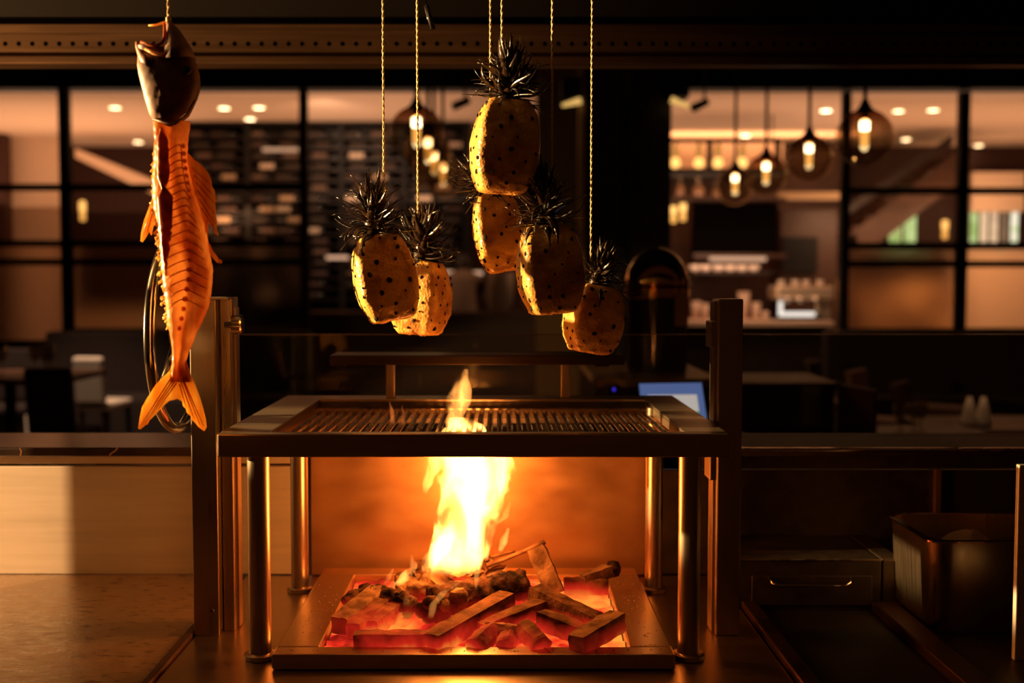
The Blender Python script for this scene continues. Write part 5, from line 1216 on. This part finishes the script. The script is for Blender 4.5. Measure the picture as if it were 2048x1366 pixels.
# steel container
gc = thing('food_container', 'deep steel food container catching firelight at the right edge', 'container', tuple(P(1960, 1215, 2.2)))
cx0, cy0 = X(1876, 2.14), 2.14; cx1, cy1 = cx0+.30, 2.40; zt_c = Z(1084, cy0); zb_c = ZB
def rrect(x0, x1, y0, y1, r, z, n=6):
    out = []
    for (cx_, cy_, a0) in ((x1-r, y1-r, 0), (x0+r, y1-r, pi/2), (x0+r, y0+r, pi), (x1-r, y0+r, 1.5*pi)):
        for k in range(n+1): a = a0+pi/2*k/n; out.append(Vector((cx_+r*cos(a), cy_+r*sin(a), z)))
    return out
m_ = MB(); m_.rings([rrect(cx0+.016, cx1-.016, cy0+.016, cy1-.016, .03, zb_c), rrect(cx0+.008, cx1-.008, cy0+.008, cy1-.008, .035, zb_c+.012), rrect(cx0, cx1, cy0, cy1, .04, zt_c), rrect(cx0+.003, cx1-.003, cy0+.003, cy1-.003, .038, zt_c), rrect(cx0+.014, cx1-.014, cy0+.014, cy1-.014, .033, zb_c+.012)])
obj('bowl', m_, M['steel'], gc, 'angle')
m_ = MB(); m_.rings([rrect(cx0-.010, cx1+.010, cy0-.010, cy1+.010, .02, zt_c), rrect(cx0-.010, cx1+.010, cy0-.010, cy1+.010, .02, zt_c+.003), rrect(cx0+.002, cx1-.002, cy0+.002, cy1-.002, .04, zt_c+.003), rrect(cx0+.002, cx1-.002, cy0+.002, cy1-.002, .04, zt_c)], cap=False); obj('rim', m_, M['chrome'], gc)
c = Vector(((cx0+cx1)/2-.02, (cy0+cy1)/2+.03, zb_c+.015)); R_ = []
for i in range(0, 13):
    a = pi*.5*i/13; R_.append([c+Vector((.10*cos(a)*cos(t_), .075*cos(a)*sin(t_), .155*sin(a)+mnoise.noise(Vector((cos(t_)*3, sin(t_)*3, i*.4)))*.006)) for t_ in [2*pi*j/24 for j in range(24)]])
m_ = MB(); m_.rings(R_); tag(obj('dough_mound', m_, mat('pale_dough', (.42, .27, .16), .8, bump=.3), smooth=True), 'rounded pale heap of food inside the steel container', 'food')
# lit upright at the right edge
tag(obj('corner_post', MB().box(X(2046, 2.0), X(2046, 2.0)+.05, 2.0, 2.013, ZB, P(2046, 930, 2.0).z), M['panel'], bevel=.002), 'steel corner post at the extreme right edge, its side lit orange', 'post')
# unseen blocks added outside the frame to cut the light of both spots
def shade_column(src, a_lo, a_hi, dist, label):
    # added upright block between a lamp and the cooking line, casting shade
    p0 = Vector((src[0]+dist*cos(a_hi), src[1]+dist*sin(a_hi), 0)); p1 = Vector((src[0]+dist*cos(a_lo), src[1]+dist*sin(a_lo), 0))
    d = (p0-p1).normalized(); n_ = Vector((d.y, -d.x, 0))*.05
    zb = ZB if p0.x > -2.22 else FL
    m_ = MB(); m_.plate([p0+Vector((0, 0, zb)), p1+Vector((0, 0, zb)), p1+n_+Vector((0, 0, zb)), p0+n_+Vector((0, 0, zb))], (0, 0, 2.42-zb))
    tag(obj('light_blocker', m_, M['sooty'], bevel=.004), label, 'column')
shade_column(KEYPOS, radians(1.4), radians(9.6), .75, 'unseen dark block added left of the worktop to cut light, nearest the wall')
aw = atan2(YW-FILLPOS[1], -1.0-FILLPOS[0]); shade_column(FILLPOS, radians(34), aw, .7, 'unseen dark block added left of the worktop to cut light, nearest the cook')
bpy.context.view_layer.update()
